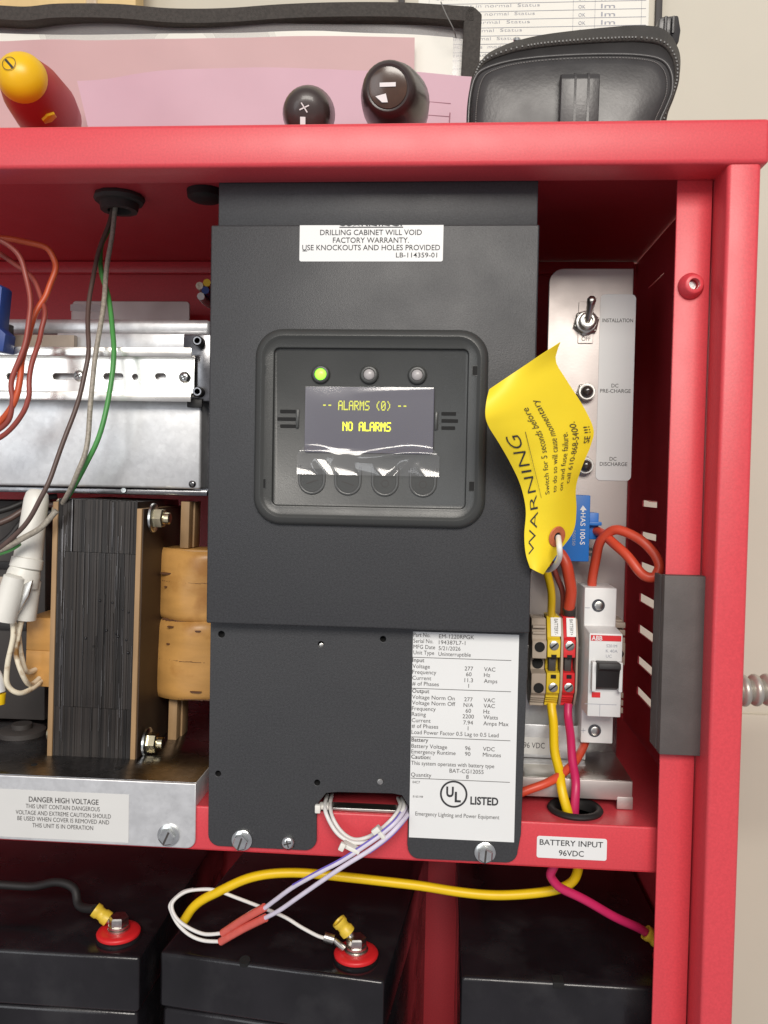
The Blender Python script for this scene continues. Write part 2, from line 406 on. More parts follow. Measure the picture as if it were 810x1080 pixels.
def wire(name, pts, rpx, m, label=None, cat='wire', parent=None, group=None, n=10):
    Y = pts[len(pts) // 2][2]; ph = pts[0][0]; path = catmull([P(*p) for p in pts], 8)
    path = [p + Vector((math.sin(i * .41 + ph), 0.6 * math.sin(i * .27), math.cos(i * .33 + ph))) * 0.00028 for i, p in enumerate(path)]
    o = MB().tube(path, rpx * S(Y), n, smooth=False).build(name, m, parent, 60)
    if label: tag(o, label, cat, group)
    return o

# ================================================================== THE SETTING: wall behind the cabinet
WALL_Y = 0.31
o = MB().box(-1.6, WALL_Y, -1.0, 1.6, WALL_Y + 0.1, 1.3).build('wall', 'wall'); o['kind'] = 'structure'
zt = P(800, 752, WALL_Y).z
o = MB().box(-1.6, WALL_Y - 0.006, -1.0, 1.6, WALL_Y - 0.0005, zt, 0.002).build('wall_panel', 'base'); o['kind'] = 'structure'

# ================================================================== RED CABINET
XO, XSTEP, XFL, XSIDE, XLEFT = 0.1438, 0.1285, 0.1112, 0.1405, -0.62
ZTOP, ZLIP, ZBOT, YBACK = 0.1716, 0.1510, -0.50, 0.242
ZSH, ZSHB, YLIP = -0.1728, -0.1962, 0.0300
cab = thing('equipment_cabinet', 'red painted steel equipment cabinet standing open in front of beige wall', 'cabinet')
tb = MB().box(XLEFT, 0.0, ZLIP, XO + 0.0030, 0.0225, ZTOP, 0.0022, 3).build('top_bar', 'red', cab)
MB().box(XLEFT, 0.0227, ZTOP - 0.0022, XO + 0.0026, YBACK + 0.004, ZTOP - 0.0002).build('top_panel', 'red', cab)
MB().box(XSTEP, 0.0016, ZBOT, XO, 0.0220, ZLIP + 0.006, 0.0020, 3).build('door_post', 'red', cab)
MB().box(XSTEP + 0.0004, 0.0222, ZBOT, XO - 0.0002, 0.060, ZTOP - 0.0024).build('post_back', 'red', cab)
MB().box(XFL, 0.0220, ZBOT, XSTEP - 0.0003, 0.0236, ZLIP + 0.01, 0.0006).build('post_flange', 'red', cab)
# side wall with louvre slots
holes = []; hoods = []
lou = []
for i, py in enumerate((532, 567, 602, 637, 672, 707, 741)):
    lou.append(P(690 - i * 1.0, py, 0.165).z)
for py in (292,): lou.append(P(684, py, 0.17).z)
for z in lou: holes.append(rrect(0.160, z - ((0.0030 if z < -0.05 else 0.0022) if z < 0.05 else 0.0004), 0.201, z + ((0.0030 if z < -0.05 else 0.0022) if z < 0.05 else 0.0004), 0.0003, 2))
sw = plate('side_panel', [(0.0602, ZBOT), (YBACK, ZBOT), (YBACK, ZTOP - 0.003), (0.0602, ZTOP - 0.003)], holes, 0, 0.0012, 'red', cab, 0.0001, YZ(XSIDE + 0.0008))
for z in lou:
    mb = MB(); x = XSIDE + 0.0016
    mb.prism([(x, 0.156, z + 0.0026), (x + 0.0050, 0.156, z + 0.0010), (x + 0.0050, 0.156, z + 0.0016), (x, 0.156, z + 0.0034)], (0, 0.049, 0))
    mb.build('louvre', 'red', sw)
MB().box(XLEFT, YBACK, ZBOT, XO - 0.001, YBACK + 0.0015, ZTOP - 0.003).build('back_panel', 'red', cab)
zr = P(60, 275, YBACK - 0.004).z
MB().box(XLEFT, YBACK - 0.006, ZTOP - 0.012, XSIDE - 0.002, YBACK - 0.0005, ZTOP - 0.0026, 0.0015).build('back_flange', 'red', cab)
# shelf with down-turned front lip
gh = P(604, 850, 0.056); gx, gy = gh.x, 0.0480
sh = plate('shelf', [(XLEFT, YLIP + 0.0015), (XSIDE - 0.002, YLIP + 0.0015), (XSIDE - 0.002, YBACK - 0.001), (XLEFT, YBACK - 0.001)], [circ(gx, gy, 0.0115, 28)], 0, 0.0015, 'red', cab, 0.0002, XY(ZSH - 0.00075))
MB().box(XLEFT, YLIP, ZSHB, 0.1255, YLIP + 0.0016, ZSH + 0.0002, 0.0012, 3).build('shelf_lip', 'red', cab)
MB().box(XLEFT, YLIP + 0.0017, ZSHB, 0.1255, YLIP + 0.014, ZSHB + 0.0012).build('shelf_return', 'red', cab)
MB().box(XLEFT, 0.03, ZBOT, XSIDE - 0.002, YBACK - 0.001, ZBOT + 0.002).build('floor_panel', 'red', cab)
# post between the batteries
a = P(440, 1030, 0.21); b = P(490, 1030, 0.21)
MB().box(a.x, 0.21, ZBOT + 0.003, b.x, 0.225, ZSH - 0.002, 0.001).build('divider_post', 'red', cab)
# grommet round the shelf hole
MB().lathe([(-0.003, 0.0105), (-0.003, 0.0112), (0.0, 0.0118), (0.0, 0.0142), (0.0012, 0.0148), (0.0026, 0.0138), (0.0028, 0.0118), (0.0015, 0.0105), (-0.003, 0.0105)], (gx, gy, ZSH), (0, 0, 1), 32).build('grommet', 'rubber', cab, 60)
# ceiling gland and dark knockout plug
g = Vector((P(126, 208, 0.092).x, 0.092, ZTOP - 0.0024))
MB().lathe([(0, 0.0145), (0.002, 0.0150), (0.004, 0.0140), (0.0045, 0.0115), (0.009, 0.0108), (0.009, 0.007), (0.002, 0.006), (0.002, 0)], g, (0, 0, -1), 12).build('cable_gland', 'gunmetal', cab)
g2 = Vector((P(217, 208, 0.085).x, 0.085, ZTOP - 0.0024))
MB().lathe([(0, 0.011), (0.004, 0.0105), (0.0055, 0.008), (0.0055, 0)], g2, (0, 0, -1), 24).build('knockout_plug', 'rubber', cab)
# threaded insert in the post flange
c = P(728, 302, 0.022); c.y = 0.022
ins = MB().lathe([(0, 0.0062), (0.0016, 0.0062), (0.0028, 0.0052), (0.0050, 0.0047), (0.0055, 0.0040), (0.0055, 0.0027), (0.001, 0.0025), (0.001, 0)], c, (0.10, -1, 0.0), 24).build('threaded_insert', 'red', cab, 50)
MB().lathe([(0, 0.0022), (0.0008, 0.0022), (0.0008, 0)], c + Vector((0.0, -0.0012, 0)), (0.1, -1, 0), 16).build('stud', 'zinc', ins)
# edge guard pad on the post flange
x0, z0, x1, z1 = rect(700, 607, 745, 796, 0.0165)
mb = MB(); mb.box(x0 - 0.0012, 0.0150, z0, x1 - 0.0012, 0.0215, z1, 0.0006).box(x0 - 0.0014, 0.0216, z0 + 0.0006, XFL - 0.0004, 0.034, z1 - 0.0006, 0.0004)
mb.build('edge_guard', 'foam', cab)
# shelf label
x0, z0, x1, z1 = rect(566, 883, 640, 906, YLIP)
lb = plate('label', rrect(x0, z0, x1, z1, 0.0012), [], YLIP - 0.0003, 0.0003, 'white_label', cab, 0.0001)
lb['label'] = 'white BATTERY INPUT 96VDC label on the red shelf lip'
pr = PxPrint(YLIP - 0.00045); pr.ptext('BATTERY INPUT', 602.5, 892.5, 6.0, 'C', 66, 0.006); pr.ptext('96VDC', 602.5, 903.0, 6.0, 'C', 26, 0.006); pr.build('lettering', 'ink', lb)
c = P(664, 933, 0.0305); 
MB().lathe([(0, 0.0035), (0.0018, 0.003), (0.0022, 0)], (c.x, 0.046, ZSHB - 0.002), (0, -0.6, -1), 16).build('screw', 'dark_steel', cab)

# ================================================================== UPS / INVERTER UNIT
YU, YP = 0.018, 0.0280
ups = thing('inverter_unit', 'black metal inverter unit with round-cornered display bezel in the middle of cabinet', 'inverter')
UX0, UX1, UZ0, UZ1 = -0.1195, 0.0446, -0.0728, 0.1290
MB().box(UX0, YU, UZ0, UX1, 0.150, UZ1, 0.0009, 3).build('cover', 'black_paint', ups)
x0, z0, x1, z1 = rect(228, 192, 567, 236, 0.022)
MB().box(UX0 + 0.0025, 0.0222, UZ1 + 0.0003, UX1 - 0.0006, 0.150, ZTOP - 0.004, 0.0008).build('upper_housing', 'black_paint', ups)
# lower plate with the wire opening
def q(px, py): p = P(px, py, YP); return (p.x, p.z)
def arc(cx, cy, r, a0, a1, n=6):
    return [q(cx + r * math.cos(R(a0 + (a1 - a0) * k / n)), cy + r * math.sin(R(a0 + (a1 - a0) * k / n))) for k in range(n + 1)]
out = [q(222, 655), q(219.5, 870)] + arc(232, 880, 12.5, 180, 90) + arc(322, 885, 12, 90, 0) + [q(334, 852)] + [q(337, 845), q(344, 836.5), q(356, 835.5), q(414, 837), q(424, 839), q(431, 850)] + \
      [q(429.5, 890)] + arc(443, 893, 13, 180, 90) + arc(534, 898, 12, 90, 0) + [q(549.5, 880), q(558, 655)]
hl = []
HS = [(233.5, 669, 3.6), (338.5, 679.5, 3.2), (404, 674, 3.2), (230, 816, 3.2), (334.5, 825.5, 3.2)]
for (hx, hy, hr) in HS:
    p = P(hx, hy, YP); hl.append(circ(p.x, p.z, hr * S(YP), 14))
pl = plate('lower_plate', out, hl, YP, 0.0013, 'black_paint', ups, 0.0003)
MB().box(UX0 + 0.0015, 0.0325, ZSH + 0.012, UX1 - 0.004, 0.150, UZ0 - 0.0006).build('chassis', 'hole', ups)
p = P(401, 824, YP)
MB().lathe([(0, 0.0017), (0.0008, 0.0015), (0.0011, 0)], (p.x, YP - 0.0001, p.z), (0, -1, 0), 16).build('rivet', 'screw', ups)
pp = P(338.5, 681, YP); MB().lathe([(0, 0.0012), (0.0004, 0)], (pp.x, YP + 0.0009, pp.z), (0, -1, 0), 12).build('rivet', 'screw', ups)
# steel edge behind the wire opening
x0, z0, x1, z1 = rect(338, 851.5, 432, 854.5, YLIP + 0.002)
MB().box(x0, YLIP + 0.0018, ZSH + 0.0002, x1, YLIP + 0.010, ZSH + 0.0020, 0.0004).build('sill_strip', 'steel', ups)
for (bx, by, r, ph) in ((255.5, 885.5, 4.2, 0.25), (511.5, 898.5, 4.2, 0.5)):
    c = P(bx, by, YP); hexbolt((c.x, YP - 0.0001, c.z), r * 0.00098, 0.0056, 'zinc', ups, phase=ph)
c = P(304, 888, YP); pan_screw((c.x, YP - 0.0001, c.z), 0.0037, 'zinc', ups)

# warning label on the cover
YB = YU
x0, z0, x1, z1 = rect(316, 236.5, 467.5, 276, YU)
lb = plate('warning_label', rrect(x0, z0, x1, UZ1 - 0.0003, 0.0010, corners=(1, 1, 0, 0)), [], YU - 0.0003, 0.0003, 'white_label', ups, 0.0001)
pr = PxPrint(YU - 0.00045); k = S(YU)
# heading cut by the top edge of the cover: only the lower part of the letters and the underline show
vs, fs = text_geo('WARNING:', bold=0.01)
xx0 = min(v[0] for v in vs); xx1 = max(v[0] for v in vs); pc = P(391, 238.6, YU)
kx = 66 * k / (xx1 - xx0); ky = 7.5 * k / 0.7; cut = UZ1 - 0.0004
b = len(pr.v); pr.v += [Vector((pc.x - 33 * k + (v[0] - xx0) * kx, YU - 0.00045, min(pc.z + v[1] * ky, cut))) for v in vs]
pr.f += [tuple(b + i for i in f) for f in fs]
pr.pline(358, 425, 239.6, 1.0)
pr.ptext('DRILLING CABINET WILL VOID', 391, 247.8, 5.6, 'C', 107, 0.004)
pr.ptext('FACTORY WARRANTY.', 391, 256, 5.6, 'C', 80, 0.004)
pr.ptext('USE KNOCKOUTS AND HOLES PROVIDED', 391, 263.8, 5.6, 'C', 145, 0.003)
pr.pline(319, 324, 264.6, 0.8)
pr.ptext('LB-114359-01', 461, 271.4, 5.0, 'R', 43, 0.003)
pr.build('lettering', 'ink', lb)

# display bezel: rim, recessed panel, leds, lcd, buttons, film
YZb = YU - 0.0046
bx0, bz0, bx1, bz1 = rect(267, 346, 514, 556, YZb + 0.001)
ix0, iz0, ix1, iz1 = rect(288, 366, 496, 544, YZb + 0.001)
def rim(name, rings, m, parent):
    mb = MB(); V = []
    for (d, y, r) in rings: V.append([Vector((u, y, v)) for (u, v) in rrect(bx0 + d, bz0 + d, bx1 - d, bz1 - d, max(r, 0.0005), 8)])
    vs = []; fs = []; n = len(V[0])
    for ring in V: vs += ring
    for i in range(len(V) - 1):
        for j in range(n): fs.append((i * n + j, i * n + (j + 1) % n, (i + 1) * n + (j + 1) % n, (i + 1) * n + j))
    fs.append(tuple(range((len(V) - 1) * n, len(V) * n)))
    mb.raw(vs, fs); bmesh.ops.recalc_face_normals(mb.bm, faces=mb.bm.faces[:])
    return mb.build(name, m, parent, 40)
din = ix0 - bx0
bz = rim('bezel', [(0, YU - 0.0001, 0.014), (0.0006, YZb + 0.0022, 0.0137), (0.0022, YZb + 0.0004, 0.0125), (0.0040, YZb, 0.011), (0.0052, YZb + 0.0007, 0.010), (0.0058, YZb + 0.0012, 0.0096),
                   (din - 0.0010, YZb + 0.0012, 0.0035), (din - 0.0004, YZb + 0.0014, 0.003), (din, YZb + 0.0034, 0.0026), (din + 0.0004, YZb + 0.0036, 0.0022)], 'black_plastic', ups)
YPN = YZb + 0.0036
for (sx, sy) in ((277.5, 390), (501, 391), (277.5, 510), (497.5, 513)):
    x0, z0, x1, z1 = rect(sx - 3.2, sy - 5.4, sx + 3.2, sy + 5.4, YZb + 0.0012)
    plate('clip_slot', rrect(x0, z0, x1, z1, 0.0002, 2), [rrect(x0 + .0003, z0 + .0003, x1 - .0003, z1 - .0003, 0.0001, 2)], YZb + 0.0009, 0.0004, 'black_plastic', bz, 0.00005)
    MB().box(x0 + .0003, YZb + 0.0010, z0 + .0003, x1 - .0003, YZb + 0.00115, z1 - .0003).build('slot_opening', 'hole', bz)
# side grille slots
for (gx0, gx1, gys) in ((295.5, 312, (434, 442, 449.5)), (463.5, 482, (436.5, 444, 451.5))):
    for j, gyy in enumerate(gys):
        dx = (0, -3, 0)[j] if gx0 < 400 else (2, 2, 2)[j]; ex = 0 if j != 1 else 2
        x0, z0, x1, z1 = rect(gx0 + dx, gyy - 1.9, gx1 + (0 if gx0 < 400 else (-1, 1, -2)[j]), gyy + 1.9, YPN)
        o = plate('grille_slot', rrect(x0, z0, x1, z1, 0.0003, 2), [], YPN - 0.0002, 0.0002, 'hole', bz, 0.00005)
    x0, z0, x1, z1 = rect((312.5 if gx0 < 400 else 458.5), gys[0] - 2, (315.5 if gx0 < 400 else 461.5), gys[2] + 2, YPN)
    MB().box(x0, YPN - 0.0012, z0, x1, YPN, z1, 0.0003).build('grille_rib', 'black_plastic', bz)
for i, (lx, ly) in enumerate(((338.5, 395), (389.5, 395.5), (440, 396))):
    c = P(lx, ly, YPN)
    led = MB().lathe([(0, 0.0047), (0.0010, 0.0047), (0.0019, 0.0042), (0.0021, 0.0037), (0.0021, 0.0030), (0.0004, 0.0030), (0.0004, 0)], (c.x, YPN, c.z), (0, -1, 0), 28).build('led_collar', 'black_plastic', bz, 40)
    MB().lathe([(0.0004, 0.0029), (0.0014, 0.0029), (0.0022, 0.0024), (0.0027, 0.0012), (0.0028, 0)], (c.x, YPN, c.z), (0, -1, 0), 24).build('led', 'led_green' if i == 0 else 'led_off', led, 60)
# lcd
lx0, lz0, lx1, lz1 = rect(321.5, 408.5, 457.5, 478, YPN - 0.001)
lcd = plate('display_screen', rrect(lx0, lz0, lx1, lz1, 0.0012), [], YPN - 0.0011, 0.0010, 'screen', bz, 0.0002)
G = {'A': '01110 10001 10001 11111 10001 10001 10001', 'L': '10000 10000 10000 10000 10000 10000 11111', 'R': '11110 10001 10001 11110 10100 10010 10001',
     'M': '10001 11011 10101 10101 10001 10001 10001', 'S': '01111 10000 10000 01110 00001 00001 11110', '(': '00010 00100 01000 01000 01000 00100 00010',
     ')': '01000 00100 00010 00010 00010 00100 01000', '0': '01110 10001 10011 10101 11001 10001 01110', 'N': '10001 11001 10101 10011 10001 10001 10001',
     'O': '01110 10001 10001 10001 10001 10001 01110', '-': '00000 00000 00000 01110 00000 00000 00000', ' ': '00000 ' * 7}
def dots(s, px, py, wpx, hpx, m, fat):
    pr = Print(flat(YPN - 0.0013)); Yd = YPN - 0.0013
    a = P(px, py, Yd); k = S(Yd); n = len(s) * 6 - 1; cw = wpx * k / n; ch = hpx * k / 7
    for i, chh in enumerate(s):
        for r_, row in enumerate(G[chh].split()):
            for c_, bit in enumerate(row):
                if bit == '1':
                    u = a.x + (i * 6 + c_) * cw; v = a.z - r_ * ch
                    pr.quad(u - cw * fat, v - ch * .96, u + cw * (.92 + fat), v)
    return pr.build('lcd_lettering', m, lcd)
dots('-- ALARMS (0) --', 340, 422.3, 90, 10, 'lcd_text', 0.10)
dots('NO ALARMS', 361.5, 444.8, 51, 9.6, 'lcd_bold', 0.30)
# hard-keys: round-bottomed pads
for i, (bxp, byp) in enumerate(((329, 508), (367, 509), (406, 510), (446, 511))):
    x0, z0, x1, z1 = rect(bxp - 13, byp - 17, bxp + 13, byp + 12, YPN)
    r = (x1 - x0) / 2
    cxm = (x0 + x1) / 2; path = [Vector((x0, YPN - .0003, z1))] + [Vector((cxm + r * math.cos(R(t_)), YPN - .0003, z0 + r + r * math.sin(R(t_)))) for t_ in range(180, 361, 15)] + [Vector((x1, YPN - .0003, z1))]
    fr = MB().tube(path, 0.00075, 10, smooth=False).build('button_frame', 'button_gloss', bz, 60)
    bt = plate('button', rrect(x0 + .0005, z0 + .0005, x1 - .0005, z1 - .0012, r - .0007, 8, (1, 1, 0, 0)), [], YPN - 0.0008, 0.0008, 'black_plastic', bz, 0.0003)
    pr = PxPrint(YPN - 0.00095)
    c = P(bxp, byp, YPN - .00095); t = 0.00022
    if i < 2:
        sg = -1 if i == 0 else 1
        pr.poly([(c.x - .003, c.z - sg * -.0008), (c.x + .003, c.z - sg * .0012), (c.x + .003, c.z - sg * .0012 - t * 2), (c.x - .003, c.z - sg * -.0008 - t * 2)])
    else:
        pr.ring(c.x, c.z, 0.0016, 0.0019, 16)
    pr.build('button_mark', 'gunmetal', bt)
# protective film over lcd and button tops: wavy, lower edge lifted
fx0, fz0, fx1, fz1 = rect(314, 408, 464, 501.5, YPN - 0.002)
def film(u, v):
    w = max(0.0, 0.32 - v) / 0.32
    fold = abs(((u * 3.3 + 0.18 * math.sin(v * 14)) % 1.0) - 0.5) * 2
    y = YPN - 0.0020 - w * 0.0016 * fold - 0.0030 * math.exp(-((v - 0.235 - 0.03 * math.sin(u * 8 + 1)) / 0.045) ** 2) * (0.55 + 0.45 * math.sin(u * 7.5 + 2.2))
    y -= 0.0016 * max(0, 1 - abs(u - 0.80 - 0.6 * (v - .2)) / 0.05) * (w > 0) * w + 0.0014 * max(0, 1 - abs(u - 0.12 + 0.5 * (v - .2)) / 0.06) * w
    if v >= 0.32:
        t_ = (v - .32) / .68
        y -= 0.0004 * math.sin(t_ * math.pi) * (1 + math.sin(u * 4.1 + 1.0)) + 0.0008 * math.exp(-((t_ - 0.84 - 0.12 * u) / 0.07) ** 2) * max(0, u - .35)
    inset = 0.0036 * min(1, max(0, (v - 0.22) / 0.10))
    return Vector((fx0 + inset + u * (fx1 - fx0 - 2 * inset), y, fz0 + v * (fz1 - fz0)))
MB().grid(film, 90, 60).build('protective_film', 'film', bz, 60)

# rating plate
Yr = YP - 0.0003
x0, z0, x1, z1 = -0.0137, -0.1830, 0.0405, -0.0755
lb = plate('rating_label', [(x0, z0), (x1, z0 ), (x1, z1), (x0, z1)], [], Yr, 0.0003, 'white_label', ups, 0.00005)
pr = PxPrint(Yr - 0.00015); hv = PxPrint(Yr - 0.00015)
rows = [('Part No.', 'EM-1220RPGK', None, 671.5), ('Serial No.', '194387L7-1', None, 677.8), ('MFG Date', '5/21/2026', None, 684), ('Unit Type', 'Uninterruptible', None, 690)]
for a, b_, c_, y in rows:
    pr.ptext(a, 436, y, 4.3, 'L', {'Part No.': 18, 'Serial No.': 21, 'MFG Date': 23, 'Unit Type': 22}[a]); pr.ptext(b_, 463 - (y - 671) * .03, y + 1.6, 4.3, 'L', {'E': 37, '1': 28, '5': 23, 'U': 34}[b_[0]])
rows = [('Input', '', '', 698, 1), ('Voltage', '277', 'VAC', 704.5, 0), ('Frequency', '60', 'Hz', 710.5, 0), ('Current', '11.3', 'Amps', 716.8, 0), ('# of Phases', '1', '', 722.8, 0),
        ('Output', '', '', 730.5, 1), ('Voltage Norm On', '277', 'VAC', 737, 0), ('Voltage Norm Off', 'N/A', 'VAC', 743, 0), ('Frequency', '60', 'Hz', 749, 0), ('Rating', '2200', 'Watts', 755, 0),
        ('Current', '7.94', 'Amps Max', 761.5, 0), ('# of Phases', '1', '', 767.5, 0), ('Load Power Factor 0.5 Lag to 0.5 Lead', '', '', 774, 0),
        ('Battery', '', '', 782, 1), ('Battery Voltage', '96', 'VDC', 788.5, 0), ('Emergency Runtime', '90', 'Minutes', 794.5, 0), ('Caution:', '', '', 800, 1),
        ('This system operates with battery type', '', '', 806.5, 0), ('Quantity', '8', '', 818.8, 0)]
for a, b_, c_, y, bold in rows:
    dxs = -(y - 670) * 0.014
    if a: pr.ptext(a, 435.5 + dxs, y, 4.3, 'L', {'Load Power Factor 0.5 Lag to 0.5 Lead': 92, 'This system operates with battery type': 88, 'Emergency Runtime': 47}.get(a), 0.010 if bold else 0)
    if b_: pr.ptext(b_, 495 + dxs, y + 2.7, 4.3, 'C')
    if c_: pr.ptext(c_, 511 + dxs, y + 3.4, 4.3)
pr.ptext('BAT-CG12055', 494 - 2, 815.6, 4.3, 'C', 36)
for y in (694.5, 727.3, 778.8, 822.5): pr.pline(434.5 - (y - 694) * .014, 539 - (y - 694) * .01, y + 0.4, 0.6)
pr.ptext('04C7', 435, 826, 2.6); pr.ptext('E165198', 435.5, 841, 2.2)
pr.ptext('Emergency Lighting and Power Equipment', 438, 860, 4.3, 'L', 89)
pr.build('lettering', 'grey_ink', lb)
c = P(478.5, 837.5, Yr); k = S(Yr)
hv.ring(c.x, c.z, 12.6 * k, 14.6 * k)
hv.ptext('U', 470.5, 840.0, 10.5, 'L', 8.0, 0.035); hv.ptext('L', 479.5, 845.6, 10.5, 'L', 6.5, 0.035)
hv.ptext('LISTED', 496, 848.2, 8.2, 'L', 29.5, 0.03)
hv.build('listing_mark', 'ink', lb)

# ================================================================== GALVANISED MOUNTING BOX WITH DIN RAIL (left)
mbx = thing('mounting_bracket', 'galvanised steel mounting box carrying a slotted rail, left of the black inverter', 'bracket')
YBX = 0.090
x0, z0, x1, z1 = rect(0, 424, 212, 514, YBX)
XB0 = -0.45
MB().box(XB0, YBX, z0, x1, 0.16, z1 + 0.022, 0.0016, 3).build('box_face', 'galv', mbx)
MB().box(XB0, YBX + 0.004, z0 - 0.0040, x1 + 0.003, 0.16, z0 - 0.0006, 0.0006).build('lower_flange', 'dark_steel', mbx)
# end plate with posts
ex0, ez0, ex1, ez1 = rect(196, 354, 228, 424, YBX + 0.004)
MB().box(ex0, YBX - 0.0015, ez0, ex1, YBX + 0.02, ez1, 0.0008).build('end_plate', 'dark_steel', mbx)
x0b, z0b, x1b, z1b = rect(60, 352, 222, 372, 0.105)
MB().box(x0b, 0.1052, z0b, x1b, 0.13, z1b + 0.0002, 0.0005).build('rear_strip', 'galv', mbx)
x0c, z0c, x1c, z1c = rect(-60, 336, 222, 352, 0.112)
MB().box(x0c, 0.112, z0c, x1c, 0.150, z1c, 0.003, 3).build('top_bar', 'galv', mbx)
x0d, z0d, x1d, z1d = rect(-30, 353, 78, 366, 0.100)
MB().box(x0d, 0.1000, z0d, x1d, 0.1045, z1d).build('spacer_block', 'beige_plastic', mbx)
for (sx, sy) in ((211, 361), (211, 414)):
    c = P(sx, sy, YBX - 0.002)
    MB().lathe([(0, 0.0030), (0.0055, 0.0030), (0.006, 0.0026), (0.006, 0.0016), (0.002, 0.0015), (0.002, 0)], (c.x, YBX - 0.0016, c.z), (0, -1, 0), 18).build('standoff', 'rubber', mbx)
    MB().lathe([(0, 0.0024), (0.0003, 0.0024), (0.0003, 0.0017), (0, 0.0017), (0, 0.0024)], (c.x, YBX - 0.0077, c.z), (0, -1, 0), 18).build('standoff_ring', 'dark_steel', mbx)
x0e, z0e, x1e, z1e = rect(205, 425, 228, 520, 0.105)
MB().box(x0e, 0.105, z0e, x1e, 0.15, z1e).build('rear_plate', 'dark_steel', mbx)
x0f, z0f, x1f, z1f = rect(198, 421, 214, 430, YBX - 0.002)
MB().box(x0f, YBX - 0.004, z0f, x1f, YBX - 0.0018, z1f, 0.0006).build('end_stop', 'rubber', mbx)
c = P(203, 510.5, YBX); pan_screw((c.x, YBX - 0.0001, c.z), 0.0022, 'dark_steel', mbx)
for hx in (130,):
    c = P(hx, 517, YBX + 0.003); MB().lathe([(0, 0.002), (0.0006, 0.0015), (0.0006, 0)], (c.x, YBX + 0.0039, c.z), (0, -1, 0), 12).build('rivet', 'zinc', mbx)

dr = thing('din_rail', 'bright slotted zinc rail screwed across the galvanised mounting box', 'rail')
YRL = 0.0790
rx0, rz0, rx1, rz1 = rect(0, 375, 204, 415.5, YRL + 0.004)
hl = []
def slot(pxc, w, py=396.5):
    c = P(pxc, py, YRL + 0.004); k = S(YRL); return rrect(c.x - w * k / 2, c.z - 3.4 * k, c.x + w * k / 2, c.z + 3.4 * k, 3.3 * k, 5)
for cx_, w_ in ((17, 26), (66, 26), (118, 22), (168, 12), (-33, 26)): hl.append(slot(cx_, w_))
hl.append(circ(P(141, 397, YRL + .004).x, P(141, 397, YRL + .004).z, 0.0018, 14))
plate('rail_web', [(XB0, rz0 - 0.0008), (rx1, rz0 - 0.0008), (rx1, rz1 + 0.0008), (XB0, rz1 + 0.0008)], hl, YRL + 0.0060, 0.0010, 'rail', dr, 0.0002)
for zz, sg in ((rz1, 1), (rz0, -1)):
    prof = [(YRL + 0.0070, zz), (YRL + 0.0005, zz), (YRL + 0.0005, zz + sg * 0.0043), (YRL - 0.0006, zz + sg * 0.0043), (YRL - 0.0006, zz - sg * 0.0010), (YRL + 0.0059, zz - sg * 0.0010)]
    MB().prism([(XB0, y, z) for (y, z) in prof], (rx1 - XB0, 0, 0), 0.0003, 2).build('rail_edge', 'rail', dr)
for (sx, sy) in ((84, 396.5), (195, 398), (-70, 396)):
    c = P(sx, sy, YRL + 0.006); pan_screw((c.x, YRL + 0.0059, c.z), 0.0034, 'zinc', dr, ang=0.5)
tb_ = thing('support_tab', 'grey round-cornered steel tab against the red back panel above the rail', 'tab')
x0, z0, x1, z1 = rect(76, 317.5, 200, 342, 0.205)
plate('tab_plate', rrect(x0, z0 - 0.012, x1, z1, 0.003), [], 0.205, 0.0015, 'plate_steel', tb_)
x0, z0, x1, z1 = rect(74, 321, 106, 328, 0.2045)
plate('tab_label', rrect(x0, z0, x1, z1, 0.0005), [], 0.2046, 0.0003, 'clear_label', tb_, 0.0001)
MB().box(x0, 0.2066, z0 - 0.012, x1, 0.2415, z0).build('tab_foot', 'plate_steel', tb_)

# striped cable bundle peeping out behind the inverter
c = P(217, 309, 0.16)
hb = thing('cable_bundle', 'small bundle of white and yellow cable ends beside the inverter, upper left edge', 'cable')
for dx, dz, m_ in ((0, 0, 'dark_blue'), (-0.004, 0.003, 'ivory_wire'), (0.001, 0.005, 'yellow_wire'), (-0.003, -0.004, 'white_wire')):
    MB().tube([Vector((c.x + dx + 0.002, 0.152, c.z + dz)), Vector((c.x + dx - 0.002, 0.19, c.z + dz + .002)), Vector((c.x + dx + 0.004, 0.2415, c.z + dz + .004))], 0.0026, 8).build('strand', m_, hb, 60)

# ================================================================== TRANSFORMER
tr = thing('transformer', 'laminated transformer with dark steel core and tan wound coil on metal tray', 'transformer')
YT = 0.062
tx0, tx1 = (-0.2232 - 0.2258) / 2, (-0.1714 - 0.1735) / 2
tz0, tz1 = -0.1608, -0.0122
bw = 0.0029
cx0, cx1 = tx0 + bw, tx1 - bw
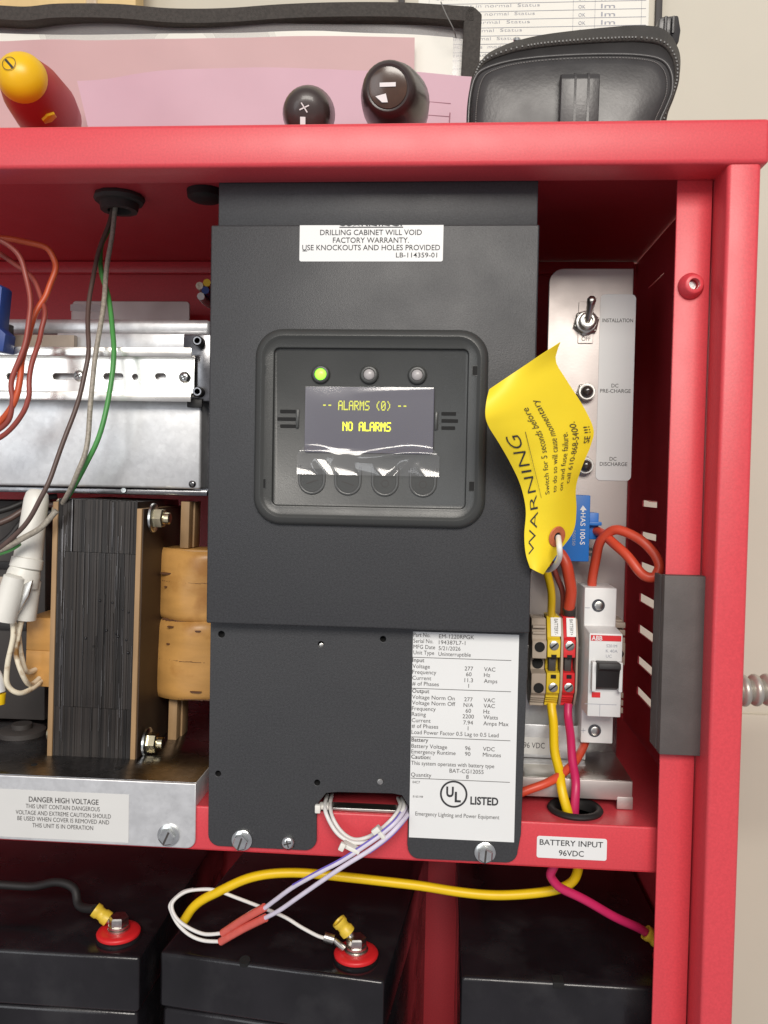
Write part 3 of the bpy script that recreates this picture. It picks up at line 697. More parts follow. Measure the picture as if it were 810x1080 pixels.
# laminations: a stack of thin vertical sheets of uneven depth
rng = random.Random(3)
mbs = {'varnish': MB(), 'varnish2': MB(), 'lam_edge': MB()}
x = cx0 + 0.0002; n = 0; joint_t = tz1 - 0.030; joint_b = tz0 + 0.029
while x < cx1 - 0.0004:
    w = rng.uniform(0.00055, 0.0016); w = min(w, cx1 - x)
    for (za, zb) in ((tz0, joint_b), (joint_b + 0.0002, joint_t - 0.0002), (joint_t, tz1)):
        key = rng.choices(['varnish', 'varnish2', 'lam_edge'], [0.60, 0.38, 0.012])[0]
        d = rng.uniform(-0.0003, 0.0003)
        ww = w if key != 'lam_edge' else min(w, 0.0005)
        mbs[key].box(x, YT + 0.0004 + d, za, x + ww - 0.00006, YT + 0.074, zb - (0.0004 if zb == tz1 else 0) * rng.random())
    x += w
for k in range(60):          # bare bright edges: thin, broken vertical streaks
    x = rng.choice([rng.uniform(cx0 + .001, cx1 - .001), rng.gauss(cx0 + .034, .004), rng.gauss(cx0 + .004, .001)])
    x = min(max(x, cx0 + .0006), cx1 - .0008); za = rng.uniform(tz0 + .002, tz1 - .02); ln = rng.uniform(.008, .05)
    mbs['lam_edge'].box(x, YT - 0.00012, za, x + rng.uniform(.00006, .00020), YT + 0.002, min(za + ln, tz1 - .001))
o = None
for key, nm in (('varnish', 'lamination_stack'), ('varnish2', 'lamination_stack'), ('lam_edge', 'lamination_edge')):
    o = mbs[key].build(nm, key, tr, 0); o['kind'] = 'stuff'
mb = MB().box(tx0, YT - 0.0004, tz0 - 0.0004, cx0, YT + 0.074, tz1 - 0.002, 0.0003); mb.build('end_board', 'wood', tr)
mb = MB().box(cx1, YT - 0.0006, tz0 - 0.0010, tx1, YT + 0.0745, tz1 - 0.004, 0.0003); mb.build('end_board', 'wood', tr)
MB().box(tx1 + 0.0001, YT + 0.0008, tz0 - 0.0006, tx1 + 0.0007, YT + 0.074, tz1 - 0.004).build('side_plate', 'dark_board', tr)
# varnish drops on the core
mb = MB()
for k in range(16):
    x = rng.uniform(cx0 + 0.003, cx1 - 0.003); z = rng.uniform(-0.105, -0.068); r_ = rng.uniform(0.0004, 0.0010)
    mb.lathe([(0, r_), (r_ * .5, r_ * .7), (r_ * .65, 0)], (x, YT + 0.0001, z), (0, -1, 0), 8)
o = mb.build('varnish_drop', 'gloss_black', tr, 60); o['kind'] = 'stuff'
# coil
xr1 = P(221, 650, YT + 0.026).x + 0.014
def drum(x): return 0.0090 * ((x - tx1) / (xr1 - tx1) * 2 - 1) ** 2 - 0.001
def coil(xa, xb, ya, yb, za, zb, m, nm):
    mb = MB(); mb.box(xa, ya, za, xb, yb, zb, 0.006, 4); return mb.build(nm, m, tr, 50)
cz1 = P(190, 579, YT + 0.028).z; cz0 = P(190, 737, YT + 0.028).z
YC = YT + 0.026
zs = [cz1, P(190, 613, YC).z, P(190, 655, YC).z, P(190, 696, YC).z, cz0]
for (za, zb, dd) in ((zs[0], zs[2], 0.0), (zs[2], zs[4], -0.0009)):
    MB().box(tx1 - 0.012, YC + 0.0110, zb + 0.0003, xr1, YT + 0.060, za - 0.0001, 0.0008, 2).build('coil_wrap', 'coil', tr, 50)
    def skin(u, v, za=za, zb=zb, dd=dd):
        e = abs(2 * v - 1)
        y = YC + drum(tx1 + 0.0004 + u * (xr1 - tx1)) + dd + 0.0026 * e ** 12 + 0.0007 * math.sin(u * 9 + za * 700) * math.sin(v * 5) - 0.0005 * math.sin(math.pi * v)
        return Vector((tx1 + 0.0004 + u * (xr1 - tx1), y, zb + v * (za - zb) + 0.0007 * math.sin(u * 6 + za * 99) * (e ** 3)))
    MB().grid(skin, 30, 30, 0.0004).build('coil_wrap', 'coil', tr, 60)
for zc, ww, yo in ((zs[2], 0.0016, 0.0022), (zs[3], 0.0004, -0.0011), (zs[1], 0.00025, -0.0002), (zs[4] + 0.0012, 0.0012, 0.0012)):
    mb = MB(); x = tx1 + 0.002; 
    while x < xr1 - 0.008:
        l = rng.uniform(0.0012, 0.0026); h = ww * rng.uniform(0.4, 1.0)
        zq = zc + rng.uniform(-.0003, .0003); yb = YC + yo + drum(x + l / 2); mb.box(x, yb - 0.0003, zq - h / 2, x + l, yb + 0.0022, zq + h / 2); x += l * rng.uniform(0.9, 1.15)
    o = mb.build('varnish_line', 'coil_stain', tr, 0); o['kind'] = 'stuff'
for (px, py, w_, h_) in ((172, 604, 12, 3), (207, 664, 6, 2.4), (178, 660, 7, 1.8), (176, 678, 4, 2), (172, 618, 3, 2), (206, 728, 12, 2.4)):
    c = P(px, py, YC); c = P(px, py, YC + drum(c.x)); k = S(YC)
    pts = [(c.x + w_ * k / 2 * math.cos(t) * (1 + .2 * math.sin(3 * t)), YC - 0.0021 + drum(c.x), c.z + h_ * k / 2 * math.sin(t) * (1 + .3 * math.cos(2 * t))) for t in [2 * math.pi * j / 12 for j in range(12)]]
    MB().prism(pts, (0, 0.0030, 0)).build('varnish_stain', 'coil_stain', tr, 0)
for (pa, pb, dy) in ((186, 195, 0.012), (197, 201, 0.02)):
    xa = P(pa, 550, YC + dy).x; xb = P(pb, 550, YC + dy).x
    MB().box(xa, YC + dy, cz1 + 0.0003, xb, YC + dy + 0.012, P(190, 528, YC + dy).z, 0.0003).build('coil_spacer', 'wood', tr)
    MB().box(xa - 0.004, YC + dy, tz0, xb - 0.004, YC + dy + 0.012, cz0 - 0.0003, 0.0003).build('coil_spacer', 'wood', tr)
lx0 = P(29, 690, YC).x
lz1 = P(38, 652, YC).z; lz0 = P(38, 724, YC).z
for i in range(2):
    a_, b_ = (lz1, (lz0 + lz1) / 2 + 0.001) if i == 0 else ((lz0 + lz1) / 2 + 0.00095, lz0)
    MB().box(lx0, YC - 0.004, b_, tx0 - 0.0003, YC + 0.05, a_, 0.0004).build('coil_wrap', 'coil', tr, 50)
# clamping bolts through the core, seen from the side
for (px, py) in ((160, 545.5), (153.5, 782.5)):
    c = P(px, py, YT + 0.010); cc = Vector((tx1 + 0.0023, YT + 0.011, c.z))
    MB().lathe([(0, 0.0085), (0.0012, 0.0085), (0.0016, 0.0078)], cc, (1, 0, 0), 28).build('washer', 'zinc', tr)
    nt_ = MB().lathe([(0.0016, 0.0058), (0.0062, 0.0058), (0.0070, 0.0048), (0.0070, 0)], cc, (1, 0, 0), 6, 0.3).build('nut', 'brass_zinc', tr, 30)
    MB().lathe([(0.007, 0.0034), (0.0100, 0.0034), (0.0105, 0.0028), (0.0105, 0)], cc, (1, 0, 0), 16).build('bolt_end', 'brass_zinc', tr, 30)
for (py) in (540, 775):
    c = P(48, py, YT + 0.01); cc = Vector((tx0 - 0.0001, YT + 0.011, c.z))
    MB().lathe([(0, 0.0075), (0.0014, 0.0075), (0.0014, 0.005), (0.004, 0.0045), (0.004, 0)], cc, (-1, 0, 0), 16).build('bolt_head', 'brass_zinc', tr)

# ================================================================== TRANSFORMER TRAY
ty = thing('transformer_tray', 'bright steel tray with danger label under the transformer', 'tray')
TZ = -0.1600; TYF = 0.0282; TX1 = -0.1268
MB().box(-0.45, TYF + 0.0018, TZ - 0.0016, TX1 - 0.0005, 0.20, TZ - 0.0001, 0.0003).build('tray_deck', 'dark_steel', ty)
out = rrect(-0.45, -0.1951, TX1, TZ - 0.0002, 0.005, 6, (0, 1, 0, 0))
plate('tray_lip', out, [], TYF, 0.0015, 'galv', ty, 0.0006)
MB().box(TX1 - 0.0016, TYF + 0.0017, -0.178, TX1 - 0.0002, 0.18, TZ - 0.0002, 0.0003).build('tray_side', 'galv', ty)
a = P(0, 831, TYF); b = P(137, 887, TYF)
lb = plate('danger_label', [(-0.2335 - 0.004, P(60, 885.0, TYF).z), (P(136, 860, TYF).x, P(60, 885.0, TYF).z), (P(136, 860, TYF).x, P(60, 834.5, TYF).z), (-0.2335 - 0.004, P(60, 834.5, TYF).z)], [], TYF - 0.0003, 0.0003, 'clear_label', ty, 0.0001)
pr = PxPrint(TYF - 0.00045)
pr.ptext('DANGER HIGH VOLTAGE', 67, 847.2, 5.8, 'C', 79, 0.012)
pr.ptext('THIS UNIT CONTAIN DANGEROUS', 66, 854.0, 4.8, 'C', 84); pr.ptext('VOLTAGE AND EXTREME CAUTION SHOULD', 66.5, 861, 4.8, 'C', 108)
pr.ptext('BE USED WHEN COVER IS REMOVED AND', 66.5, 867.3, 4.8, 'C', 104); pr.ptext('THIS UNIT IS IN OPERATION', 66, 874, 4.8, 'C', 69)
pr.build('lettering', 'grey_ink', lb)
c = P(178, 880.5, TYF); hexbolt((c.x, TYF - 0.0001, c.z), 0.0045, 0.0045, 'zinc', ty, phase=0.15)
for (hx, hy) in ((35, 810), (124, 814)):
    pt = P(hx, hy, 0.045); MB().lathe([(0, 0.0018), (0.0003, 0.0018), (0.0003, 0)], (pt.x, 0.046, TZ - 0.0001), (0, 0, 1), 12).build('deck_hole', 'hole', ty)

# ================================================================== LEFT WIRES
gp = (126, 214)
wire('drop_wire', [(119, 212, .092), (115, 235, .092), (103, 270, .088), (95, 310, .080), (92.5, 345, .072), (93, 378, .066), (86, 408, .062), (74, 448, .055), (58, 490, .050), (45, 522, .046), (25, 555, .046), (-15, 590, .05)], 2.6, 'dark_wire',
     'thin brown-black wire hanging from the ceiling gland, leftmost of the three', 'wire')
wire('drop_wire', [(123, 212, .090), (119, 240, .090), (114, 275, .086), (110, 310, .078), (106, 345, .070), (99, 385, .063), (96, 425, .058), (91, 470, .052), (82, 500, .050), (72, 519, .056), (58, 545, .075)], 2.8, 'grey_wire',
     'grey wire hanging from the ceiling gland between the dark and green wires', 'wire')
wire('drop_wire', [(120, 212, .094), (115, 240, .094), (106, 262, .093), (107, 285, .090), (113, 310, .084), (119, 345, .074), (119.5, 375, .066), (115, 420, .060), (104, 460, .056), (90, 492, .056), (74, 519, .062), (60, 545, .08)], 2.8, 'green_wire',
     'bright green wire hanging from the ceiling gland', 'wire')
wire('ground_wire', [(60, 538, .052), (44, 556, .050), (25, 567, .049), (5, 578, .049), (-20, 588, .05)], 3.3, 'grey_wire', 'short grey wire crossing the white connector at the left edge', 'wire')
wire('ground_wire', [(20, 573, .052), (8, 580, .051), (-8, 586, .051), (-25, 592, .052)], 3.2, 'green_wire', 'green wire end at the left edge below the grey wire', 'wire')
wire('loop_wire', [(-20, 252, .06), (10, 252, .062), (32, 256, .066), (50, 263, .069), (58, 275, .070), (57, 290, .069), (50, 308, .067), (40, 325, .064), (32, 348, .060), (24, 375, .055), (21, 400, .051), (12, 430, .05), (-15, 462, .055)], 3.3, 'bright_orange_wire',
     'bright orange wire making the widest loop at upper left', 'wire')
wire('loop_wire', [(-20, 252, .052), (0, 254, .054), (14, 262, .056), (23, 277, .057), (29, 297, .057), (32, 325, .055), (29, 350, .052), (21, 378, .050), (12, 405, .049), (13, 425, .049), (8, 445, .050), (-15, 462, .054)], 2.9, 'brown_wire',
     'brown-red wire in the inner loop at upper left', 'wire')
wire('loop_wire', [(-20, 262, .070), (0, 268, .071), (20, 281, .070), (36, 297, .069), (45, 318, .066), (47, 335, .063), (43, 352, .060), (36, 375, .055), (31, 402, .051), (30, 420, .050), (24, 436, .050), (5, 458, .052), (-20, 470, .056)], 2.8, 'brown_wire',
     'brown-red wire crossing under the orange loop, rightmost strand at upper left', 'wire')
bl = thing('blue_sensor', 'dark blue plastic sensor cut off by the left edge of the picture', 'sensor')
a = P(-12, 298, .075); b = P(7, 368, .075)
MB().prism([P(-30, 298, .066), P(-2, 299, .066), P(2, 303, .066), P(-2, 345, .066), P(6, 352, .066), P(3, 371, .066), P(-30, 366, .066)], (0, 0.012, 0), 0.0006).build('sensor_body', 'dark_blue', bl)
MB().box(P(-28, 300, .075).x, 0.0785, P(0, 366, .075).z, P(-8, 300, .075).x, 0.1, P(0, 335, .075).z, 0.0005).build('sensor_mount', 'rubber', bl)

# white nylon connector pair and its ivory wires
wc = thing('wire_connector', 'milky white nylon plug connector left of the transformer', 'connector')
YW = 0.070
def lathe_px(a, b, prof, m, nm, par, n=24, Y=YW):
    A = P(*a); B = P(*b); L = (B - A).length; k = S(Y)
    return MB().lathe([(t * L, r * k) for t, r in prof], A, B - A, n).build(nm, m, par, 45)
lathe_px((40, 516, .074), (29, 592, .068), [(0, 3), (0.01, 8), (0.06, 11.5), (0.15, 13), (0.5, 13.5), (0.95, 15), (1, 15)], 'cream_plastic', 'boot', wc)
lathe_px((29.5, 588, .068), (27, 600, .067), [(0, 14), (0.1, 16.5), (0.9, 17), (1, 15)], 'cream_plastic', 'collar', wc)
lathe_px((27, 599, .067), (22, 617, .066), [(0, 15.5), (0.3, 17.2), (1, 18.5), (1, 0)], 'cream_plastic', 'skirt', wc, 28)
lathe_px((16, 606, .058), (3, 654, .056), [(0, 7), (0.05, 11), (0.5, 12.5), (1, 13.5), (1, 11), (0.9, 10.5), (0.9, 0)], 'cream_plastic', 'plug', wc)
lathe_px((32, 608, .070), (24, 652, .070), [(0, 8), (0.1, 12), (1, 14), (1, 11), (0.9, 10.5), (0.9, 0)], 'cream_plastic', 'plug', wc)
a = P(24, 618, .0555)
MB().prism([P(25, 616, .0575), P(34, 612, .0575), P(30, 628, .0575), P(16, 652, .0575), P(15, 645, .0575)], (0, 0.0015, 0), 0.0002).build('latch_clip', 'tin', wc)
for k_, pts in enumerate(([(12, 648, .060), (14, 670, .060), (8, 700, .060), (8, 722, .062), (20, 731, .066), (34, 726, .075), (44, 718, .085)],
                          [(24, 648, .068), (19, 672, .064), (17, 690, .064), (24, 712, .066), (32, 722, .074), (42, 715, .085)],
                          [(8, 646, .062), (18, 664, .066), (22, 690, .070), (28, 708, .074), (38, 706, .085)])):
    MB().tube([P(*p) for p in pts], 2.9 * S(.064), 9).build('lead', 'ivory_wire', wc, 60)
fs = thing('fuse_cap', 'white fuse cap with yellow band at the left edge below the connector', 'fuse')
MB().tube([P(-16, 705, .06), P(-5, 712, .06), P(-1, 730, .06)], 7 * S(.06), 12).build('cap', 'white_plastic', fs, 60)
MB().tube([P(-1, 731, .06), P(-2, 742, .06)], 7.2 * S(.06), 12).build('band', 'yellow_wire', fs, 60)
rl = thing('relay_base', 'round dark relay base on the tray behind the ivory wires', 'relay')
c = P(12, 745, .085)
MB().lathe([(0, 0.014), (0.003, 0.014), (0.0040, 0.012), (0.0040, 0.006), (0.007, 0.006), (0.007, 0)], (c.x, 0.098, TZ), (0, 0, 1), 28).build('base_ring', 'gunmetal', rl)
# dark inner chassis parts behind the connector
db = thing('control_module', 'dark control module in shadow behind the white connector', 'module')
a = P(-40, 520, .12); b = P(44, 600, .12)
MB().box(a.x - .05, .125, TZ + .001, b.x, .158, P(0, 528, .12).z, 0.001).build('module_body', 'gunmetal', db)
for k_ in range(5):
    z = -0.06 - k_ * 0.010
    MB().box(a.x + 0.004, .1235, z, b.x - 0.012, .1249, z + 0.005, 0.0004).build('module_terminal', ('beige_plastic' if k_ % 2 else 'rubber'), db)
for k_, (ya, yb, m_) in enumerate(((528, 545, 'rubber'), (536, 560, 'dark_wire'), (545, 590, 'rubber'))):
    wire('inner_cable', [(-20, yb, .10), (8, (ya + yb) / 2, .105), (30, ya, .11), (60, ya - 4, .115)], 3.4, m_, ('black upper cable in the dark gap left of the transformer', 'brownish middle cable in the dark gap left of the transformer', 'black lower cable in the dark gap left of the transformer')[k_], 'cable')

# ================================================================== SWITCH PANEL (right)
sp = thing('switch_panel', 'pale steel switch panel with toggle switch and two indicators, right of the inverter', 'panel')
YS = 0.100
sx0, sz0, sx1, sz1 = rect(579, 283, 667, 800, YS)
sx1 = 0.1085
out = [(sx0 - 0.012, -0.120), (sx1, -0.120), (sx1, sz1)]
r_ = 0.0085
cxx = P(579, 300, YS).x
out += [(cxx + r_ - r_ * math.sin(R(a)), sz1 - r_ + r_ * math.cos(R(a))) for a in range(0, 91, 15)] + [(cxx, -0.02), (sx0 - 0.012, -0.06)]
plate('face_plate', out, [], YS, 0.0015, 'plate_steel', sp, 0.0005)
MB().box(sx1 - 0.0015, YS + 0.0017, -0.120, sx1 - 0.0001, 0.19, sz1 - 0.0004, 0.0004).build('side_flange', 'plate_steel', sp)
MB().box(sx0 - 0.004, YS + 0.0017, ZSH + 0.0001, sx1 - 0.002, YS + 0.003, -0.110).build('panel_leg', 'dark_steel', sp)
x0, z0, x1, z1 = rect(631, 310, 668.5, 507, YS - 0.001)
lb = plate('legend_label', rrect(x0, z0, x1, z1, 0.0028), [], YS - 0.0004, 0.0003, 'white_label', sp, 0.0001)
pr = PxPrint(YS - 0.00055)
pr.ptext('INSTALLATION', 651.5, 339.8, 3.8, 'C', 31, 0.004); pr.ptext('DC', 648.5, 408.6, 3.8, 'C', 7, 0.004); pr.ptext('PRE-CHARGE', 649, 414.2, 3.8, 'C', 31, 0.004)
pr.ptext('DC', 646.5, 485.8, 3.8, 'C', 7, 0.004); pr.ptext('DISCHARGE', 647, 491.3, 3.8, 'C', 28, 0.004)
pr.build('lettering', 'grey_ink', lb)
# toggle switch
x0, z0, x1, z1 = rect(610, 318, 626, 362, YS - 0.001)
tg = plate('switch_plate', rrect(x0, z0, x1, z1, 0.0006), [], YS - 0.0008, 0.0007, 'plate_steel', sp, 0.0002)
pr = PxPrint(YS - 0.00095); pr.ptext('OFF', 618, 359.5, 4.4, 'C', 9, 0.0); pr.build('lettering', 'grey_ink', tg)
c = P(619, 339.5, YS - 0.004); cc = Vector((c.x, YS - 0.0009, c.z))
sw_ = MB().lathe([(0, 0.0078), (0.0014, 0.0078), (0.002, 0.0070)], cc, (0, -1, 0), 6, 0.3).lathe([(0.0018, 0.0066), (0.0030, 0.0066), (0.0034, 0.0060), (0.0034, 0.0052), (0.0070, 0.0050), (0.0076, 0.0042), (0.0076, 0.0030), (0.0060, 0.0026), (0.0060, 0)], cc, (0, -1, 0), 24).build('toggle_bushing', 'steel', sp, 40)
MB().lathe([(0, 0.0016), (0.006, 0.0019), (0.013, 0.0026), (0.0150, 0.0026), (0.0163, 0.0018), (0.0166, 0)], cc + Vector((0, -0.006, 0)), (0.0, -0.72, 0.62), 18).build('toggle_lever', 'steel', sw_, 60)
for (px, py) in ((619.5, 413.5), (618, 491)):
    c = P(px - 1.5, py, YS - 0.002); cc = Vector((c.x, YS - 0.0001, c.z))
    ib = MB().lathe([(0, 0.0058), (0.0016, 0.0058), (0.0022, 0.0052)], cc, (0, -1, 0), 6, 0.2).lathe([(0.002, 0.0050), (0.0048, 0.0050), (0.0056, 0.0046), (0.0056, 0.0038), (0.0046, 0.0036), (0.0046, 0)], cc, (0, -1, 0), 26).build('indicator_bezel', 'steel', sp, 40)
    MB().lathe([(0.0047, 0.0035), (0.0070, 0.0035), (0.0088, 0.0026), (0.0096, 0.0012), (0.0097, 0)], cc, (0, -1, 0), 22).build('indicator_lens', 'dark_led', ib, 60)

# ================================================================== BLUE CURRENT SENSOR
hs = thing('current_sensor', 'bright blue current sensor block behind the yellow tag', 'sensor')
YH = 0.070
x0, z0, x1, z1 = rect(580, 522, 622, 592, YH)
MB().box(x0, YH, z0, x1, 0.0985, z1, 0.0006).build('sensor_body', 'blue_plastic', hs)
x2, z2, x3, z3 = rect(622, 541, 633, 573, YH + 0.006)
MB().box(x1 + 0.0001, YH + 0.008, z2 + 0.002, x3 - 0.0005, 0.094, z3, 0.0005).box(x1 + 0.0001, YH + 0.004, z3 - 0.007, x3 + 0.0005, 0.0945, z3 - 0.005, 0.0003).build('sensor_connector', 'blue_plastic', hs)
def vert(u, v): return Vector((hsx + v, YH - 0.0002, hsz + -u))      # reads downwards
k = S(YH); c = P(612.5, 541, YH); hsx, hsz = c.x, c.z
pr = Print(lambda u, v: Vector((hsx + v, YH - 0.0002, hsz - u)))
pr.text('HAS 100-S', 0, 0, 5.0 * k, 'L', 33 * k, 0.008)
pr.poly([(-8 * k, 2 * k), (-3 * k, 6 * k), (-3 * k, 3.2 * k), (-1 * k, 3.2 * k), (-1 * k, 1.2 * k), (-3 * k, 1.2 * k), (-3 * k, -1 * k)])
pr.build('lettering', 'white_ink', hs)
pr = Print(lambda u, v: Vector((hsx - 8 * k + v, YH - 0.0002, hsz - 18 * k - u))); pr.text('050350', 0, 0, 3.2 * k, 'L', 16 * k); pr.build('lettering', 'pale_ink', hs)
for zz in (z2 - 0.004, z2 - 0.007): MB().box(x1 - 0.0005, YH + 0.004, zz, x1 + 0.0025, YH + 0.006, zz + 0.0014).build('sensor_pin', 'rubber', hs)

# ================================================================== DIN CARRIER, TERMINALS AND BREAKER (right)
cr = thing('terminal_bracket', 'pale steel terminal bracket standing on the red shelf, right of inverter', 'bracket')
x0, z0, x1, z1 = rect(545, 822, 668, 842, 0.052)
xl0 = 0.046
MB().box(xl0, 0.0520, z0, x1 - 0.0004, 0.0536, z1, 0.0005).box(x1 - 0.0085, 0.0519, ZSH + 0.0003, x1, 0.0535, z0 + 0.002, 0.0004).build('front_lip', 'plate_steel', cr)
MB().box(xl0, 0.0538, z1 - 0.0016, x1, 0.118, z1 - 0.0001, 0.0005).build('deck', 'steel', cr)
x2, z2, x3, z3 = rect(545, 772, 618, 800, 0.085)
MB().box(xl0, 0.085, z2, x3, 0.087, z3 + 0.004, 0.0005).build('upright', 'galv', cr)
x4, z4, x5, z5 = rect(545, 806, 618, 818, 0.075)
MB().box(xl0, 0.075, z4, x5, 0.0848, z5, 0.0006).build('step_rail', 'galv', cr)
x6, z6, x7, z7 = rect(550, 778, 590, 796, 0.0845)
lb = plate('voltage_label', rrect(x6, z6, x7, z7, 0.0004), [], 0.0846, 0.0003, 'clear_label', cr, 0.0001)
pr = PxPrint(0.08445); pr.ptext('96 VDC', 574.5, 789.5, 6.0, 'R', 22); pr.build('lettering', 'grey_ink', lb)
x8, z8, x9, z9 = rect(552, 746, 616, 770, 0.098)
MB().box(xl0, 0.0985, z8 - 0.004, x9, 0.0998, z9 + 0.02).build('back_strip', 'galv', cr)
YR2 = 0.112
MB().box(0.046, 0.094, P(600, 716, .1).z, 0.104, 0.0952, P(600, 680, .1).z, 0.0004).build('rail', 'rail', cr)

def terminal(px0, px1, m, label, pole_lab=None, end=False, ytop=652, ybot=748):
    t = thing('terminal_block', label, 'terminal', 'rail terminals beside the breaker')
    Yf = 0.0720
    xa = P(px0, 700, Yf).x; xb = P(px1, 700, Yf).x
    zt_ = P((px0 + px1) / 2, ytop, Yf).z; zb_ = P((px0 + px1) / 2, ybot, Yf).z; H = zt_ - zb_
    def z(f): return zt_ - f * H
    prof = [(0.0935, z(0.0)), (0.0790, z(0.0)), (0.0745, z(0.22)), (Yf, z(0.24)), (Yf, z(0.43)), (0.0800, z(0.45)), (0.0800, z(0.58)), (Yf, z(0.60)), (Yf, z(0.82)), (0.0755, z(0.86)),
            (0.0755, z(0.89)), (0.0770, z(0.90)), (0.0770, z(0.92)), (0.0785, z(0.93)), (0.0785, z(0.95)), (0.0800, z(0.96)), (0.0800, z(1.0)), (0.0935, z(1.0))]
    MB().prism([(xa, y, zz) for y, zz in prof], (xb - xa - 0.0002, 0, 0), 0.00025, 1).build('housing', m, t)
    xm = (xa + xb) / 2; w = xb - xa
    for f in (0.30, 0.76):
        s_ = MB().lathe([(0.0002, 0.0029), (0.0004, 0.0029), (0.0004, 0.0025), (0.0001, 0.0024), (0.0001, 0)], (xm, Yf, z(f)), (0, -1, 0), 18)
        if end: s_.build('screw_well', 'hole', t, 40)
        else:
            o = MB().lathe([(0.0001, 0.0026), (0.0005, 0.0026), (0.0007, 0.0022), (0.0007, 0)], (xm, Yf, z(f)), (0, -1, 0), 18).build('terminal_screw', 'screw', t, 40)
            d = Vector((math.cos(0.7), 0, math.sin(0.7))) * 0.0022; e = Vector((-d.z, 0, d.x)) * 0.18; p = Vector((xm, Yf - 0.00072, z(f)))
            MB().prism([p + d + e, p - d + e, p - d - e, p + d - e], (0, -0.00006, 0)).build('slot', 'hole', o)
    if not end:
        MB().box(xm - w * .34, 0.0748, z(0.60), xm + w * .22, 0.0799, z(0.44), 0.0006).build('bridge_socket', 'gunmetal', t)
        MB().box(xm - w * .2, 0.0715, z(0.435), xm + w * .2, 0.0722, z(0.40)).build('test_notch', 'hole', t)
        MB().box(xm - w * .2, 0.0715, z(0.66), xm + w * .2, 0.0722, z(0.62)).build('test_notch', 'hole', t)
    else:
        MB().lathe([(0, 0.0032), (0.0003, 0.0032), (0.0003, 0)], (xm, 0.0800, z(0.515)), (0, -1, 0), 18).build('test_hole', 'hole', t)
        for f in (0.07, 0.14):
            MB().box(xa + 0.0003, 0.0745, z(f + 0.03), xb - 0.0005, 0.0790, z(f), 0.0003).build('rib', m, t)
    if pole_lab:
        a_ = Vector((xm - w * .05, 0.0788, z(0.015))); d_ = Vector((0, 0.0745 - 0.0790, z(0.22) - z(0.0))).normalized()
        wl = w * .40; ln = 0.0108; nn = Vector((0, -d_.z, d_.y)); nn = nn if nn.y < 0 else -nn
        b0 = a_ + nn * 0.0003
        lbq = MB().prism([b0 + Vector((-wl * .4, 0, 0)), b0 + Vector((wl * 1.5, 0, 0)), b0 + Vector((wl * 1.5, 0, 0)) + d_ * ln, b0 + Vector((-wl * .4, 0, 0)) + d_ * ln], nn * 0.0004).build('marker', 'white_label', t)
        pr = Print(lambda u, v: b0 + nn * 0.00055 + d_ * (0.0008 + u) + Vector((wl * .25 + v, 0, 0)))
        pr.text('BATTERY' + pole_lab, 0, 0, wl * .7, 'L', ln * .85); pr.build('lettering', 'grey_ink', lbq)
    return t
terminal(561, 576.5, 'beige_plastic', 'grey-beige end terminal on the rail, partly behind the inverter edge', end=True, ytop=654)
terminal(577, 591, 'yellow_plastic', 'yellow rail terminal with white battery marker', '-')
terminal(594, 607, 'red_plastic', 'red rail terminal with white battery marker', '+', ytop=652.5)
for k_, (pa, pb) in enumerate(((591.2, 593.8), (607.2, 609.4))):
    xa = P(pa, 700, .073).x; xb = P(pb, 700, .073).x
    zt_ = P(600, 654, .073).z; zb_ = P(600, 747, .073).z
    tag(MB().prism([(xa, 0.0935, zt_), (xa, 0.079, zt_), (xa, 0.0725, zt_ - 0.012), (xa, 0.0725, zb_ + 0.010), (xa, 0.079, zb_), (xa, 0.0935, zb_)], (xb - xa, 0, 0), 0.0002, 1).build('terminal_separator', 'beige_plastic'),
        ('thin grey-beige separator between the yellow and red terminals', 'thin grey-beige end cover right of the red terminal')[k_], 'separator')

# circuit breaker
br = thing('circuit_breaker', 'white single-pole circuit breaker with black toggle beside the red terminal', 'breaker')
YM, YSH = 0.0560, 0.0745
x0, z0, x1, z1 = rect(614.5, 622, 648, 783, YSH)
bx0_, bx1_ = x0, x0 + 0.0178
zz = lambda py, Y: P(632, py, Y).z
zT = zz(620, YSH); zB = zz(784, YSH); zM1 = zz(668, YM); zM0 = zz(756, YM); zN1 = zz(697, YM); zN0 = zz(729, YM)
prof = [(0.1180, zT), (YSH, zT), (YSH, zM1 + 0.001), (YM, zM1), (YM, zM0), (YSH, zM0 - 0.0008), (YSH, zB), (0.1180, zB)]
body = MB().prism([(bx0_, y, z) for y, z in prof], (bx1_ - bx0_, 0, 0), 0.0006, 2).build('body', 'white_plastic', br)
MB().box(bx0_ + 0.0012, 0.0512, zN0 + 0.0008, bx0_ + 0.0034, YM + 0.0005, zN1 + 0.0002, 0.0005).box(bx1_ - 0.0024, 0.0512, zN0 + 0.0008, bx1_ - 0.0004, YM + 0.0005, zN1 + 0.0002, 0.0005).build('toggle_cheek', 'white_plastic', br)
MB().prism([(bx0_ + 0.0036, YM - 0.0002, zN0 + 0.001), (bx0_ + 0.0036, 0.0512, zN0 + 0.0032), (bx0_ + 0.0036, 0.0480, zN1 - 0.0035), (bx0_ + 0.0036, 0.0455, zN1 - 0.0022), (bx0_ + 0.0036, 0.0460, zN1 + 0.0008), (bx0_ + 0.0036, YM - 0.0002, zN1 + 0.0003)], (0.0116, 0, 0), 0.0004).build('toggle', 'rubber', br)
k = S(YM)
xx0, za, xx1, zb = rect(619.5, 670, 651.5, 676, YM)
st = MB().box(bx0_ + 0.0008, YM - 0.0002, za, bx1_ - 0.0008, YM - 0.00005, zb).build('brand_stripe', 'abb_red', br)
pr = PxPrint(YM - 0.00035); pr.ptext('ABB', 624.0, 675.2, 4.8, 'L', 11, 0.02); pr.build('lettering', 'white_ink', st)
